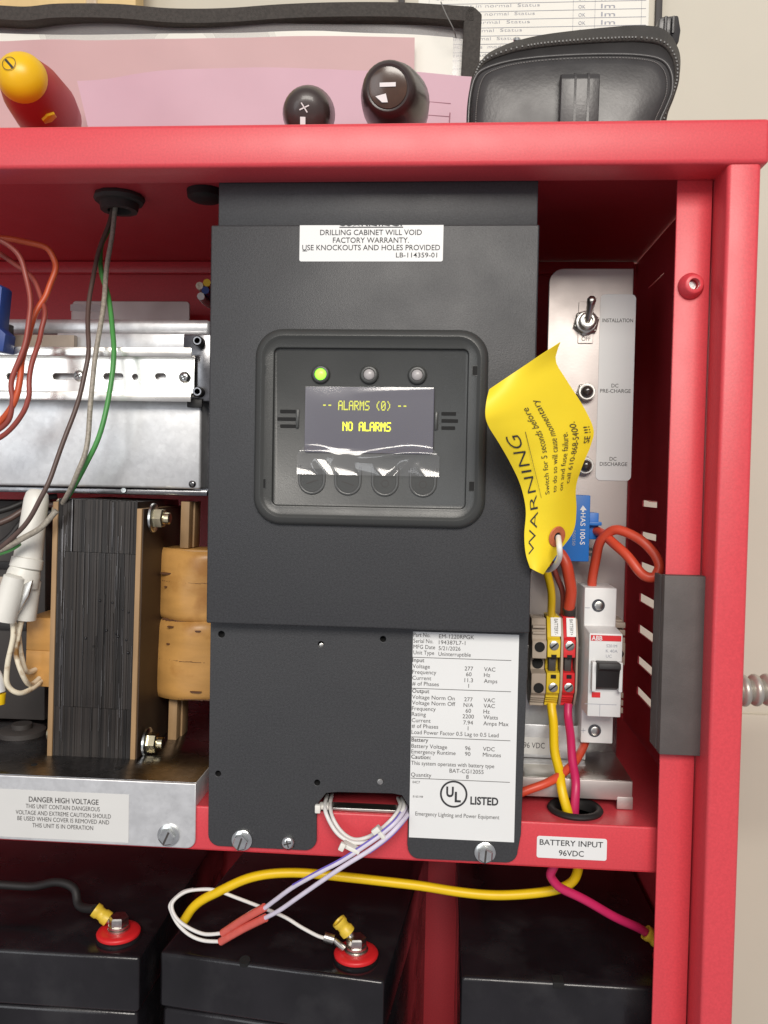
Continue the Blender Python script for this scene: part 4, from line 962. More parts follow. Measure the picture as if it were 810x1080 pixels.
pr = PxPrint(YM - 0.0002); pr.ptext('S201M', 639.5, 682.6, 3.2, 'L', 11); pr.ptext('K 40A', 639, 688, 3.2, 'L', 12); pr.ptext('UC', 639, 693.5, 3.2, 'L', 6); pr.build('lettering', 'pale_ink', br)
xf0, zf0, xf1, zf1 = rect(624, 730, 633, 735.5, YM)
MB().box(xf0, YM - 0.0003, zf0, xf1, YM - 0.00005, zf1).build('trip_flag', 'abb_red', br)
pr = PxPrint(YM - 0.0002); pr.pline(617, 650, 742.8, 0.5)
p_ = P(632.5, 748, YM); pr.quad(p_.x - .0001, zM0, p_.x + .0001, P(632, 743, YM).z); pr.build('seam_line', 'pale_ink', br)
for (px, py) in ((631, 638.5), (627, 770.5)):
    c = P(px, py, YSH)
    w_ = MB().lathe([(0.0002, 0.0036), (0.0004, 0.0036), (0.0004, 0.0031), (0.0001, 0.003), (0.0001, 0)], (c.x, YSH, c.z), (0, -1, 0), 24).build('screw_well', 'dark_steel', br, 40)
    MB().lathe([(0.0001, 0.0024), (0.0006, 0.0024), (0.0008, 0.0019), (0.0008, 0)], (c.x + 0.0003, YSH, c.z - 0.0002), (0, -1, 0), 18).build('terminal_screw', 'screw', w_, 40)
pr = PxPrint(YSH - 0.0002); pr.pline(617, 622, 641, 0.6); pr.pline(612.5, 617.5, 770.5, 0.6); p_ = P(615, 770.5, YSH); pr.quad(p_.x - .00015, p_.z - .0013, p_.x + .00015, p_.z + .0013); pr.build('polarity_mark', 'pale_ink', br)
ec = thing('end_clamp', 'grey-beige ribbed end clamp right of the white breaker', 'clamp')
xa = bx1_ + 0.0002
za, zb = zz(653, .085), zz(752, .085)
MB().box(xa, 0.085, zb, xa + 0.0058, 0.112, za, 0.0004).build('clamp_body', 'beige_plastic', ec)
for f in (0.04, 0.12, 0.20, 0.78, 0.86, 0.94):
    z = za + (zb - za) * f
    MB().box(xa + 0.0004, 0.0812, z - 0.002, xa + 0.0066, 0.0849, z + 0.0012, 0.0004).build('clamp_rib', 'beige_plastic', ec)
z = za + (zb - za) * .34
MB().box(xa + 0.0002, 0.079, z - 0.0065, xa + 0.0064, 0.0849, z + 0.0065, 0.0005).build('clamp_head', 'beige_plastic', ec)
MB().lathe([(0, 0.0022), (0.0003, 0.0022), (0.0003, 0)], (xa + 0.0034, 0.079, z), (0, -1, 0), 16).build('screw_hole', 'hole', ec)

# ================================================================== RIGHT WIRES
wire('feed_wire', [(574, 590, .060), (579, 610, .064), (581.5, 632, .072), (582, 652, .082), (582, 664, .086)], 4.2, 'yellow_wire', 'yellow wire running from the tag down into the yellow terminal', 'wire')
wire('feed_wire', [(590, 582, .072), (598, 598, .070), (602, 618, .074), (600.5, 638, .079), (600, 652, .084), (600, 662, .087)], 6.0, 'orange_wire', 'thick orange-red wire entering the top of the red terminal', 'wire')
wire('sensor_lead', [(578, 590, .075), (586, 604, .076), (592, 620, .081), (594, 640, .086), (594, 655, .089)], 3.0, 'brown_wire', 'thinner red-brown wire between the yellow and orange-red wires above the terminals', 'wire')
tag(MB().tube([P(600.5, 640.5, .0795), P(600, 650, .0835)], 6.6 * S(.08), 12).build('wire_ferrule', 'gunmetal'), 'grey ferrule sleeve on the orange-red wire above the red terminal', 'ferrule')
wire('loop_wire', [(628, 560, .080), (640, 566, .068), (655, 580, .058), (670, 597, .052), (682, 608, .050), (691, 608, .050), (695, 598, .051), (690, 584, .053), (676, 570, .056), (660, 561, .060), (645, 560, .064), (634, 570, .069), (628, 590, .076), (625, 612, .083), (624.5, 626, .088)], 5.2, 'orange_wire',
     'thick orange-red wire looping right from the blue sensor into the breaker', 'wire')
wire('battery_wire', [(582, 742, .078), (583, 760, .074), (585, 788, .063), (589, 812, .055), (593, 832, .047), (598, 856, .0445), (604, 880, .047), (608, 902, .052), (610, 918, .058), (600, 932, .062), (575, 941, .066), (530, 944, .068), (480, 940, .068), (430, 933, .066), (370, 925, .064), (310, 921, .062), (262, 926, .060), (225, 943, .060), (203, 958, .062), (193, 972, .064)], 5.0, 'yellow_wire', 'long yellow wire from the yellow terminal through the grommet, arching left under the shelf', 'wire')
wire('battery_wire', [(599, 742, .078), (600, 760, .074), (602, 785, .063), (605, 808, .055), (607, 832, .0475), (606, 858, .0455), (602, 880, .046), (588, 905, .048), (582, 918, .049), (582, 927, .050), (590, 935, .051), (610, 946, .053), (640, 962, .057), (665, 975, .062), (681, 983, .068)], 4.8, 'magenta_wire', 'magenta-red wire from the red terminal through the grommet, slanting right to a battery lug', 'wire')
wire('breaker_wire', [(617, 782, .085), (612, 795, .068), (604, 806, .060), (590, 818, .052), (572, 828, .047), (552, 835, .046), (530, 842, .047)], 4.6, 'orange_wire', 'orange-red wire from under the breaker curving left behind the other wires', 'wire')

# ================================================================== YELLOW WARNING TAG
wt = thing('warning_tag', 'curled yellow WARNING tag hanging by its eyelet in front of switch panel', 'tag')
SL = [(0.0, 559, 599, .010), (0.08, 554.5, 584, .009), (0.18, 553, 564, .008), (0.32, 554.5, 538, .006), (0.44, 549, 512, .002), (0.56, 538, 488, -.006), (0.68, 526, 467, -.015), (0.80, 515.5, 450, -.022), (0.88, 512, 438, -.025), (0.95, 513, 423, -.024), (1.0, 516, 410.5, -.020)]
SR = [(0.0, 573, 606, .013), (0.08, 588, 584, .018), (0.18, 604.5, 561, .022), (0.27, 608, 538, .020), (0.36, 607.5, 514, .015), (0.48, 614, 492, .012), (0.60, 623, 470, .012), (0.70, 626, 453, .010), (0.80, 616, 430, .004), (0.90, 597, 400, -.005), (0.96, 586, 380, -.010), (1.0, 591, 361, -.014)]
def edge(tab, s):
    pts = [P(*t[1:]) for t in tab]; ks = [t[0] for t in tab]
    s = min(max(s, 0.0), 1.0)
    for i in range(len(ks) - 1):
        if s <= ks[i + 1] + 1e-9:
            t = (s - ks[i]) / (ks[i + 1] - ks[i]); p0, p1, p2, p3 = pts[max(i - 1, 0)], pts[i], pts[i + 1], pts[min(i + 2, len(pts) - 1)]
            return 0.5 * ((2 * p1) + (p2 - p0) * t + (2 * p0 - 5 * p1 + 4 * p2 - p3) * t * t + (3 * p1 - p0 - 3 * p2 + p3) * t ** 3)
    return pts[-1]
def tagp(s, t):
    a, b = edge(SL, s), edge(SR, s)
    p = a + (b - a) * t
    p.y -= 0.006 * math.sin(math.pi * t) * (0.35 + 0.65 * math.sin(math.pi * min(1, s * 1.1)) ** 2)
    return p
def tagn(s, t):
    e = 0.004
    n = (tagp(s + e, t) - tagp(s - e, t)).cross(tagp(s, t + e) - tagp(s, t - e)).normalized()
    return n if n.y < 0 else -n
MB().grid(tagp, 60, 24, 0.00025).build('card', 'tag', wt, 60)
TL, TW = 0.105, 0.046          # nominal card size used to lay out the print
pr = Print(lambda u, v: tagp(u / TL, 1 - (v / TW)) + tagn(u / TL, 1 - (v / TW)) * 0.0004)
pr.text('WARNING', 0.008 , TW * 0.78, TW * 0.14, 'L', TL * 0.64, -0.012)
pr.quad(TL * .36, TW * 0.70, TL * .73, TW * 0.705)
pr.text('Switch for 5 seconds before', TL * .37, TW * 0.555, TW * .072, 'L', TL * .48, -.006)
pr.text('to do so will cause momentary', TL * .37, TW * 0.425, TW * .072, 'L', TL * .50, -.006)
pr.text('on and fuse failure.', TL * .37, TW * 0.30, TW * .072, 'L', TL * .33, -.006)
pr.text('call 610-868-5400.', TL * .40, TW * 0.18, TW * .072, 'L', TL * .35, -.006)
pr.text('SE !!!', TL * .62, TW * 0.045, TW * .07, 'L', TL * .10)
pr.build('lettering', 'ink', wt)
# eyelet
ec_, nn = tagp(0.165, 0.66), tagn(0.165, 0.66)
uu = (tagp(0.20, 0.66) - tagp(0.13, 0.66)).normalized(); vv = nn.cross(uu).normalized()
mb = MB(); N_ = 28; vs = []; fs = []
for (r_, h_) in ((0.0053, 0.0003), (0.0050, 0.0009), (0.0024, 0.0009), (0.0020, 0.0004)):
    vs += [ec_ + nn * h_ + (uu * math.cos(2 * math.pi * j / N_) + vv * math.sin(2 * math.pi * j / N_)) * r_ for j in range(N_)]
for i in range(3):
    for j in range(N_): fs.append((i * N_ + j, i * N_ + (j + 1) % N_, (i + 1) * N_ + (j + 1) % N_, (i + 1) * N_ + j))
mb.raw(vs, fs).build('eyelet', 'eyelet', wt, 40)
MB().raw([ec_ + nn * 0.0005 + (uu * math.cos(2 * math.pi * j / 20) + vv * math.sin(2 * math.pi * j / 20)) * 0.0021 for j in range(20)], [tuple(range(20))]).build('eyelet_hole', 'hole', wt, 0)
MB().tube([ec_ + nn * 0.0012, P(590, 577, .006), P(590, 588, .010), P(585, 597, .022), P(578, 601, .040), P(572, 598, .058), P(576, 592, .064)], 3.0 * S(.02), 10).build('tie_string', 'white_wire', wt, 60)

# ================================================================== BATTERIES
BZ = -0.2655
def battery(x0, x1, yf, rot, label, depth=0.18):
    t = thing('battery', label, 'battery', 'sealed batteries on the cabinet floor')
    w = x1 - x0; h = BZ - ZBOT - 0.0022
    MB().box(x0 + 0.0012, yf + 0.0012, BZ - h, x1 - 0.0012, yf + depth, BZ - 0.032, 0.003, 3).build('case', 'battery', t)
    MB().box(x0, yf, BZ - 0.0318, x1, yf + depth + 0.001, BZ, 0.0022, 3).build('lid', 'battery', t)
    mt = Matrix.Translation(((x0 + x1) / 2, yf, 0)) @ Matrix.Rotation(R(rot), 4, 'Z') @ Matrix.Translation((-(x0 + x1) / 2, -yf, 0))
    for ch in t.children: ch.data.transform(mt)
    return t
def post(t, c, ring=True):
    c = Vector(c)
    MB().lathe([(-0.0008, 0.0125), (0.001, 0.0125), (0.002, 0.0110), (0.002, 0)], c, (0, 0, 1), 28).build('terminal_seat', 'gloss_black', t)
    MB().lathe([(0.0021, 0.0040), (0.0021, 0.0122), (0.0034, 0.0125), (0.0044, 0.0118), (0.0048, 0.009), (0.0048, 0.004)], c, (0, 0, 1), 30).build('terminal_ring', 'red_plastic', t, 50)
    w = MB().lathe([(0.0049, 0.0062), (0.0060, 0.0062), (0.0061, 0.0050), (0.0066, 0.0058), (0.0078, 0.0058), (0.0078, 0.0)], c, (0, 0, 1), 24).build('terminal_washer', 'tin', t, 30)
    MB().lathe([(0.0079, 0.0056), (0.0120, 0.0056), (0.0128, 0.0048), (0.0128, 0)], c, (0, 0, 1), 6, 0.4).build('terminal_bolt', 'screw', t, 30)
def lug(name, a, b, r, label):
    a, b = Vector(a), Vector(b); t = thing(name, label, 'lug'); d = (b - a).normalized(); m_ = a + (b - a) * .78
    L = (m_ - a).length
    MB().lathe([(.12 * L, 0), (.12 * L, r * .7), (0, r * .8), (0, r * .98), (.25 * L, r), (.36 * L, r * .84), (.55 * L, r * .84), (.66 * L, r), (.97 * L, r), (L, r * .8), (L, 0)], a, d, 18).build('sleeve', 'lug_yellow', t, 40)
    MB().tube([m_, b], r * .62, 10, smooth=False, r_end=r * .5).build('barrel', 'tin', t, 50)
    return t
cA = P(124, 992, .062); tA = battery(-0.36, P(147, 1015, .045).x, 0.045, 0, 'black battery under the transformer tray at lower left')
cA = Vector((cA.x, 0.0635, BZ + 0.0002)); post(tA, cA)
lug('cable_lug', P(100, 959, .066), P(119, 973, .066), 0.0042, 'yellow cable lug on the leftmost battery terminal')
cB = P(375, 1012, .0535); tB = battery(-0.1540, -0.0250, 0.0440, -6.8, 'black battery in the middle with the ring terminal on its red post')
cB = Vector((cB.x, 0.0560, BZ + 0.0002)); post(tB, cB)
c = P(258, 1018, .047); MB().lathe([(0, 0.0032), (0.0022, 0.0030), (0.0022, 0)], (c.x, 0.0478, BZ - 0.001), (0, -0.3, 1), 16).build('vent_plug', 'hole', tB)
lug('cable_lug', P(357, 971, .057), P(371, 988, .057), 0.0042, 'yellow cable lug on the middle battery terminal')
tC = battery(P(486, 1040, .045).x, 0.138, 0.045, 0, 'black battery at lower right beside the red door post')
cC = Vector((P(712, 1000, .07).x, 0.068, BZ + 0.0002)); post(tC, cC)
c = P(589, 1032, .046); MB().box(c.x - 0.003, 0.0444, BZ - 0.003, c.x + 0.003, 0.052, BZ + 0.0004, 0.0004).build('lid_notch', 'hole', tC)
lug('cable_lug', P(681, 983, .068), P(700, 997, .068), 0.0042, 'yellow cable lug on the right battery terminal beside the door post')

# battery cables under the shelf
wire('dark_cable', [(-20, 932, .085), (30, 935, .085), (60, 930, .083), (78, 938, .080), (84, 955, .074), (100, 959, .066)], 4.6, 'rubber', 'black cable in shadow leading to the leftmost battery lug', 'cable')

# sensing harness
hn = thing('sensing_harness', 'white and violet sensing wires with ties and red splices hanging out of the plate opening', 'harness')
k = S(.02)
def ht(pts, r, m, nm='wire'): return MB().tube([P(*p) for p in pts], r * S(pts[0][2]), 9).build(nm, m, hn, 60)
ht([(345, 838, .045), (343, 848, .030), (344, 858, .022), (352, 874, .020), (362, 884, .018), (375, 889, .017), (392, 887, .017), (408, 876, .018), (420, 862, .021), (426, 850, .030), (424, 842, .045)], 2.1, 'white_wire')
ht([(350, 838, .047), (348, 850, .032), (351, 863, .024), (360, 877, .022), (372, 885, .021), (385, 884, .020), (400, 876, .020), (415, 862, .022), (422, 850, .032), (420, 842, .047)], 2.1, 'white_wire')
ht([(347, 838, .050), (345, 850, .033), (348, 862, .0245), (357, 877, .0235), (370, 887, .0225)], 1.6, 'rubber')
w1 = [(429, 846, .045), (427, 853, .030), (418, 866, .0165), (402, 880, .0135), (382, 894, .0125), (360, 908, .013), (335, 921, .016), (310, 935, .022), (292, 948, .028), (279, 958, .033)]
w2 = [(432, 850, .045), (430, 858, .030), (421, 870, .0165), (407, 884, .0135), (388, 898, .0125), (365, 912, .013), (341, 928, .016), (315, 946, .022), (295, 960, .028), (280, 968, .033)]
ht(w1, 2.4, 'lilac_wire'); ht(w2, 2.4, 'lilac_wire')
ht([(p[0] - 1.5, p[1] - 1.8, p[2] - 0.0006) for p in w1[1:8]], 0.8, 'violet', 'stripe')
ht([(p[0] + 1.6, p[1] + 1.8, p[2] - 0.0002) for p in w2[1:5]], 0.9, 'violet', 'stripe')
for (pa, pb, c_) in (((279, 957, .033), (235, 984, .046), 0), ((280, 968, .033), (233, 993, .046), 1)):
    MB().tube([P(*pa), P((pa[0] * .5 + pb[0] * .5), (pa[1] + pb[1]) / 2 - 1.0, .0395), P(*pb)], 4.4 * S(.035), 12).build('splice', 'splice', hn, 60)
ht([(236, 984, .046), (215, 985, .048), (195, 976, .050), (184, 965, .052), (182, 952, .055), (195, 941, .058), (212, 938, .060), (228, 939, .060), (250, 947, .058), (276, 957, .054), (300, 967, .052), (318, 978, .052), (335, 987, .053), (345, 990, .054)], 2.0, 'white_wire')
ht([(234, 993, .046), (215, 992, .048), (200, 986, .050), (188, 975, .0525), (181, 962, .0545), (180, 953, .057), (192, 941.5, .060), (204, 938, .0615)], 2.0, 'white_wire')
# cable ties with heads
for (c_, d_, w_) in (((341, 852, .0265), (1, 0.0), 11), ((401, 880, .0120), (0.75, 0.9), 14), ((370, 896, .0112), (1, 0.45), 20)):
    c = P(*c_); k = S(c_[2])
    d3 = Vector((d_[0], 0, -d_[1])).normalized(); e3 = Vector((d3.z, 0, -d3.x))
    mb = MB(); a_ = c - d3 * w_ * k * .5; 
    mb.prism([a_ - e3 * 2.4 * k, a_ + d3 * w_ * k - e3 * 2.4 * k, a_ + d3 * w_ * k + e3 * 2.4 * k, a_ + e3 * 2.4 * k], (0, 0.0055, 0), 0.0006)
    h0 = c - d3 * w_ * k * .5
    mb.prism([h0 - d3 * 3 * k - e3 * 4.4 * k, h0 + d3 * 3 * k - e3 * 4.4 * k, h0 + d3 * 3 * k + e3 * 4.4 * k, h0 - d3 * 3 * k + e3 * 4.4 * k], (0, -0.0028, 0), 0.0005)
    mb.build('cable_tie', 'cream_plastic', hn)
rt = MB().tube([P(342, 988, .054), P(352, 991, .054)], 5.2 * S(.054), 14, smooth=False)
rt.tube([P(352, 991, .054), P(362, 1000, .0545)], 3.0 * S(.054), 10, smooth=False, r_end=0.0022)
rt.lathe([(0, 0.0036), (0, 0.0068), (0.0008, 0.0068), (0.0008, 0.0036)], (cB.x, cB.y, BZ + 0.0051), (0, 0, 1), 24).build('ring_terminal', 'tin', hn, 40)

# ================================================================== THINGS ON TOP OF THE CABINET
ZC = ZTOP
# document pouch: clear film with black webbing border, standing against the wall
dp = thing('document_pouch', 'clear document pouch edged with black webbing standing on the cabinet', 'pouch')
YD = 0.215
def sheet(nm, m, par, top, xl, xr, Y, zb, wav=0.003, lean=0.03, th=0.0003, nx=48, ph=0.0):
    # top: list of (px,py) along the top edge; xl, xr: pixel x at the bottom left/right
    def tp(u):
        n = len(top) - 1; f = u * n; i = min(int(f), n - 1); t = f - i
        return (top[i][0] * (1 - t) + top[i + 1][0] * t, top[i][1] * (1 - t) + top[i + 1][1] * t)
    def fn(u, v):
        a = P(*tp(u), Y); b = P(xl + (xr - xl) * u, 140, Y); b.z = zb
        p = b + (a - b) * v
        p.y = Y + lean * v + wav * math.sin(u * 7 + ph) * (0.3 + 0.7 * v) + wav * 0.22 * math.sin(u * 21 + v * 4 + ph) * v + wav * 0.3 * math.sin(u * 11 - v * 5)
        return p
    return MB().grid(fn, nx, 10, th).build(nm, m, par, 60), fn
sheet('clear_front', 'film_thin', dp, [(-60, 22), (100, 20), (300, 22), (490, 22)], -60, 482, YD - 0.006, ZC + .001, lean=0.006, ph=0.4)
sheet('clear_back', 'film_thin', dp, [(-60, 22), (100, 20), (300, 22), (490, 22)], -60, 482, YD + 0.012, ZC + .001, lean=0.006, ph=0.4)
bt = [(-60, 22), (0, 22.5), (36, 24), (70, 21), (130, 21.5), (185, 26), (240, 26), (300, 22), (360, 20), (430, 20.5), (499, 25)]
mb = MB(); pts = [P(x, y, YD + .004) for x, y in bt]; path = catmull(pts, 6)
h = 7.2 * S(YD)
for i in range(len(path) - 1):
    a, b = path[i], path[i + 1]
    mb.raw([a + Vector((0, y, z)) for y, z in ((-.0125, -h), (-.0125, h), (.012, h), (.012, -h))] + [b + Vector((0, y, z)) for y, z in ((-.0125, -h), (-.0125, h), (.012, h), (.012, -h))],
           [(0, 1, 5, 4), (1, 2, 6, 5), (2, 3, 7, 6), (3, 0, 4, 7)])
mb.build('webbing_top', 'webbing', dp, 30)
a = P(499, 18, YD); b = P(491, 60, YD); hw = 9.5 * S(YD)
MB().prism([a + Vector((-hw * 1.0, 0, -0.001)), a + Vector((-hw * .55, 0, 0.0035)), a + Vector((hw * .2, 0, 0.0022)), a + Vector((hw * .9, 0, -0.0022)), Vector((b.x + hw, YD, ZC + .0005)), Vector((b.x - hw, YD, ZC + .0005))], (0, -0.0085, 0), 0.0012).build('webbing_side', 'webbing', dp)
MB().tube([P(465, 2, YD - .02), P(470, 14, YD - .022), P(478, 30, YD - .020), P(481, 40, YD - .010)], 0.0004, 6).build('loose_thread', 'thread', dp)
# papers
o, _ = sheet('paper_sheet', 'paper', None, [(-60, 28), (200, 31), (340, 30), (478, 33)], -60, 476, 0.208, ZC + .0012, lean=0.006, ph=.4); tag(o, 'white sheet behind the pink papers in the clear pouch', 'paper')
o, _ = sheet('paper_sheet', 'mauve_paper', None, [(-60, 37), (20, 38), (90, 41), (190, 40), (300, 35), (437, 34)], -60, 437, 0.196, ZC + .0012, lean=0.004, ph=.9); tag(o, 'mauve-pink sheet standing behind the foremost pink sheet', 'paper')
o, fn = sheet('paper_sheet', 'pink_paper', None, [(70, 73), (130, 70), (200, 67), (270, 64), (345, 61), (430, 64), (501, 70)], 118, 490, 0.150, ZC + .0012, lean=0.012, wav=0.004, ph=2.0); tag(o, 'foremost pink sheet with a printed table at its right end', 'paper')
pr = Print(lambda u, v: fn(u, v) + Vector((0, -0.0006, 0)))
for j in range(7): pr.quad(0.83, 0.80 - j * 0.09, 0.945, 0.805 - j * 0.09)
pr.quad(0.943, 0.22, 0.946, 0.74); pr.quad(0.87, 0.22, 0.872, 0.80)
o2 = pr.build('table_lines', 'pink_ink', o)
# tool roll that props up the screwdrivers (lies behind the front edge)
rl_ = thing('tool_roll', 'low black cloth roll under the screwdrivers behind the cabinet edge', 'cloth')
xa = P(-20, 120, .08).x; xb = P(450, 120, .08).x
MB().tube([(xa, .085, ZC + .0100), ((xa + xb) / 2, .087, ZC + .0100), (xb, .085, ZC + .0100)], 0.0098, 16).build('roll', 'cloth', rl_, 60)
# screwdrivers
def driver(label, butt, tail, r, prof, mats, mark):
    t = thing('screwdriver', label, 'screwdriver', 'screwdrivers lying on the cabinet top')
    A = P(*butt); B = P(*tail); ax = (B - A).normalized(); L = (B - A).length
    MB().lathe([(d * r, q_ * r) for d, q_ in prof[0]], A, ax, 32).build('handle', mats[0], t, 60)
    MB().lathe([(d * r, q_ * r) for d, q_ in prof[1]], A, ax, 32).build('end_cap', mats[1], t, 60)
    MB().lathe([(prof[0][-1][0] * r, .18 * r), (prof[0][-1][0] * r + .04, .18 * r), (prof[0][-1][0] * r + .042, .1 * r)], A, ax, 12).build('shank', 'steel', t, 60)
    u = Vector((0, 0, 1)) - ax * ax.z; u.normalize(); w = u.cross(ax).normalized(); w = w if w.x > 0 else -w
    A2 = A - ax * (prof[2] * r)
    return t, A2, ax, w, u
r = 0.0128
t, A, ax, w, u = driver('red screwdriver handle with yellow domed end at the upper left', (19, 76, .030), (62, 134, .110), r,
    ([(0.5, 0.92), (0.7, 1.02), (2.0, 1.28), (4.0, 1.42), (5.4, 1.3), (6.2, 0.8), (6.2, 0)], [(-0.30, 0), (-0.27, .3), (-0.12, .62), (0.12, .86), (0.42, .99), (0.62, 1.015), (0.66, 0.9)], 0.315), ('drv_red', 'drv_yellow'), 0)
def dome(A, a_, b_):      # print on the domed cap: parabola fitted to the cap
    rr = math.hypot(a_, b_) / r
    return A + w * a_ + u * b_ + ax * (r * (0.30 * (rr / 0.75) ** 2.2)) 
pr = Print(lambda a_, b_: dome(A, a_ - 0.0036, b_ + 0.0028) - ax * 0.00045)
pr.ring(0, 0, 0.0034, 0.0037, 24)
for s_ in (-1,):
    d = (math.cos(R(-48)), math.sin(R(-48))); e = (-d[1], d[0])
    pr.poly([(d[0] * .0032 + e[0] * .0006, d[1] * .0032 + e[1] * .0006), (-d[0] * .0032 + e[0] * .0006, -d[1] * .0032 + e[1] * .0006), (-d[0] * .0032 - e[0] * .0006, -d[1] * .0032 - e[1] * .0006), (d[0] * .0032 - e[0] * .0006, d[1] * .0032 - e[1] * .0006)])
pr.build('end_mark', 'ink', t)
hx = A + ax * (r * 2.3); side = (w * .55 - u * .25 ).normalized()
cc = P(44.5, 107, 0.045)
dirn = (CAM_POS - hx).normalized() + w * .16 - u * .30; dirn = (dirn - ax * dirn.dot(ax)).normalized()
MB().lathe([(-0.004, 0.0044), (0.0006, 0.0044), (0.0009, 0.0038), (0.0009, 0)], hx + dirn * (r * 1.27), dirn, 6).build('hex_inlay', 'drv_yellow', t, 30)
r = 0.0125
t, A, ax, w, u = driver('dark screwdriver butt with a white plus mark, partly behind the cabinet edge', (323, 118, .050), (330, 124, .13), r,
    ([(0.16, 0.6), (0.2, 0.9), (0.5, 1.0), (2.5, 1.2), (5.0, 1.1), (6, 0.6), (6, 0)], [(-0.10, 0), (-0.08, .4), (0.02, .74), (0.22, .92), (0.5, 1.01), (0.52, .9)], 0.115), ('drv_dark', 'drv_dark'), 0)
pr = Print(lambda a_, b_: A + w * (a_ - .001) + u * (b_ + .002) - ax * 0.0002)
for d in ((math.cos(R(25)), math.sin(R(25))), (math.cos(R(125)), math.sin(R(125)))):
    e = (-d[1], d[0]); l, q_ = 0.0028, 0.00032
    pr.poly([(d[0] * l + e[0] * q_, d[1] * l + e[1] * q_), (-d[0] * l + e[0] * q_, -d[1] * l + e[1] * q_), (-d[0] * l - e[0] * q_, -d[1] * l - e[1] * q_), (d[0] * l - e[0] * q_, d[1] * l - e[1] * q_)])
pr.quad(-0.0022, -0.0085, 0.0006, -0.0045)
pr.build('end_mark', 'white_ink', t)
r = 0.0142
t, A, ax, w, u = driver('dark screwdriver butt with amber end and white minus mark', (409, 92, .040), (424, 122, .12), r,
    ([(0.10, 0.72), (0.06, 0.80), (0.16, 0.92), (0.5, 1.02), (1.6, 1.22), (3.0, 1.36), (5.0, 1.2), (6, 0.6), (6, 0)], [(0.0, 0), (0.0, .5), (0.05, .70), (0.2, .73), (0.22, .6)], 0.02), ('drv_dark', 'drv_cap'), 0)
pr = Print(lambda a_, b_: A + w * a_ + u * b_ - ax * 0.0002)
pr.quad(-0.0042, 0.0002, 0.0042, 0.0022); pr.poly([(-.0065, -.0042), (-.001, -.0030), (.0, -.0072), (-.003, -.0072)])
pr.build('end_mark', 'white_ink', t)

# leather zip case
lc = thing('leather_case', 'black leather zip case with belt loop lying on the cabinet top', 'case')
YLC = 0.055
front = [(494, 150), (494, 122), (496, 100), (500, 84), (508, 74), (530, 66), (560, 61), (600, 58), (640, 57), (675, 58), (698, 63), (708, 76), (709, 95), (703, 112), (696, 128), (692, 150)]
back = [(494, 150), (496, 122), (498, 98), (502, 78), (511, 62), (535, 50), (565, 42), (600, 37), (640, 33), (675, 31), (700, 36), (714, 56), (716, 76), (712, 96), (704, 120), (698, 150)]
def crv(tab, Y): return catmull([P(x, y, Y) for x, y in tab], 5)
fr = crv(front, YLC); bk = crv(back, YLC + 0.016)
def clampz(p): return Vector((p.x, p.y, max(p.z, ZC + 0.0008)))
fr = [clampz(p) for p in fr]; bk = [clampz(p) for p in bk]
cen = Vector((sum(p.x for p in fr) / len(fr), 0, ZC + 0.012))
def ring(pts, sc, y): return [Vector((cen.x + (p.x - cen.x) * sc, y, max(ZC + .0008, cen.z + (p.z - cen.z) * sc))) for p in pts]
R_ = [ring(fr, .55, YLC - 0.0045), ring(fr, .85, YLC - 0.0035), ring(fr, .95, YLC - 0.0018), ring(fr, 1.0, YLC + 0.0015), ring(bk, .985, YLC + 0.010), ring(bk, 1.0, YLC + 0.015), ring(bk, 1.0, YLC + 0.040), ring(bk, .97, YLC + 0.047), ring(bk, .8, YLC + 0.05)]
vs = []; fs = []; n = len(fr)
for rg in R_: vs += rg
for i in range(len(R_) - 1):
    for j in range(n - 1): fs.append((i * n + j, i * n + j + 1, (i + 1) * n + j + 1, (i + 1) * n + j))
    fs.append((i * n + n - 1, i * n, (i + 1) * n, (i + 1) * n + n - 1))
fs.append(tuple(range(n - 1, -1, -1))); fs.append(tuple(range((len(R_) - 1) * n, len(R_) * n)))
mb = MB().raw(vs, fs); bmesh.ops.recalc_face_normals(mb.bm, faces=mb.bm.faces[:])
mb.build('body', 'leather', lc, 60)
up = lambda pts, f: [p for p in pts if p.z > ZC + f]
pip = up(ring(fr, 1.0, YLC + 0.0005), .004); MB().tube(pip, 0.0010, 8, smooth=False).build('piping', 'leather', lc, 60)
zt_path = [a.lerp(b, .50) + Vector((0, -0.0006, 0.0004)) for a, b in zip(ring(fr, 1.0, YLC + 0.0015), ring(bk, .985, YLC + 0.010))]
zt_path = up(zt_path, .006)
MB().tube(zt_path, 0.0016, 8, smooth=False).build('zipper_tape', 'webbing', lc, 60)
mb = MB()
L_ = 0
for a, b in zip(zt_path, zt_path[1:]):
    d = b - a; nseg = max(1, int(d.length / 0.0016))
    for j in range(nseg):
        c = a + d * (j / nseg); mb.box(c.x - .0004, c.y - .0020, c.z - .0004, c.x + .0004, c.y - .0012, c.z + .0005)
o = mb.build('zipper_teeth', 'zipper', lc, 0); o['kind'] = 'stuff'
st = up(ring(fr, .93, YLC - 0.0026), .006); mb = MB()
for a, b in zip(st, st[1:]):
    for j in range(2):
        c0 = a + (b - a) * (j / 2 + .05); c1 = a + (b - a) * (j / 2 + .36); mb.tube([c0, c1], 0.00025, 5, smooth=False)
o = mb.build('stitching', 'thread', lc, 0); o['kind'] = 'stuff'
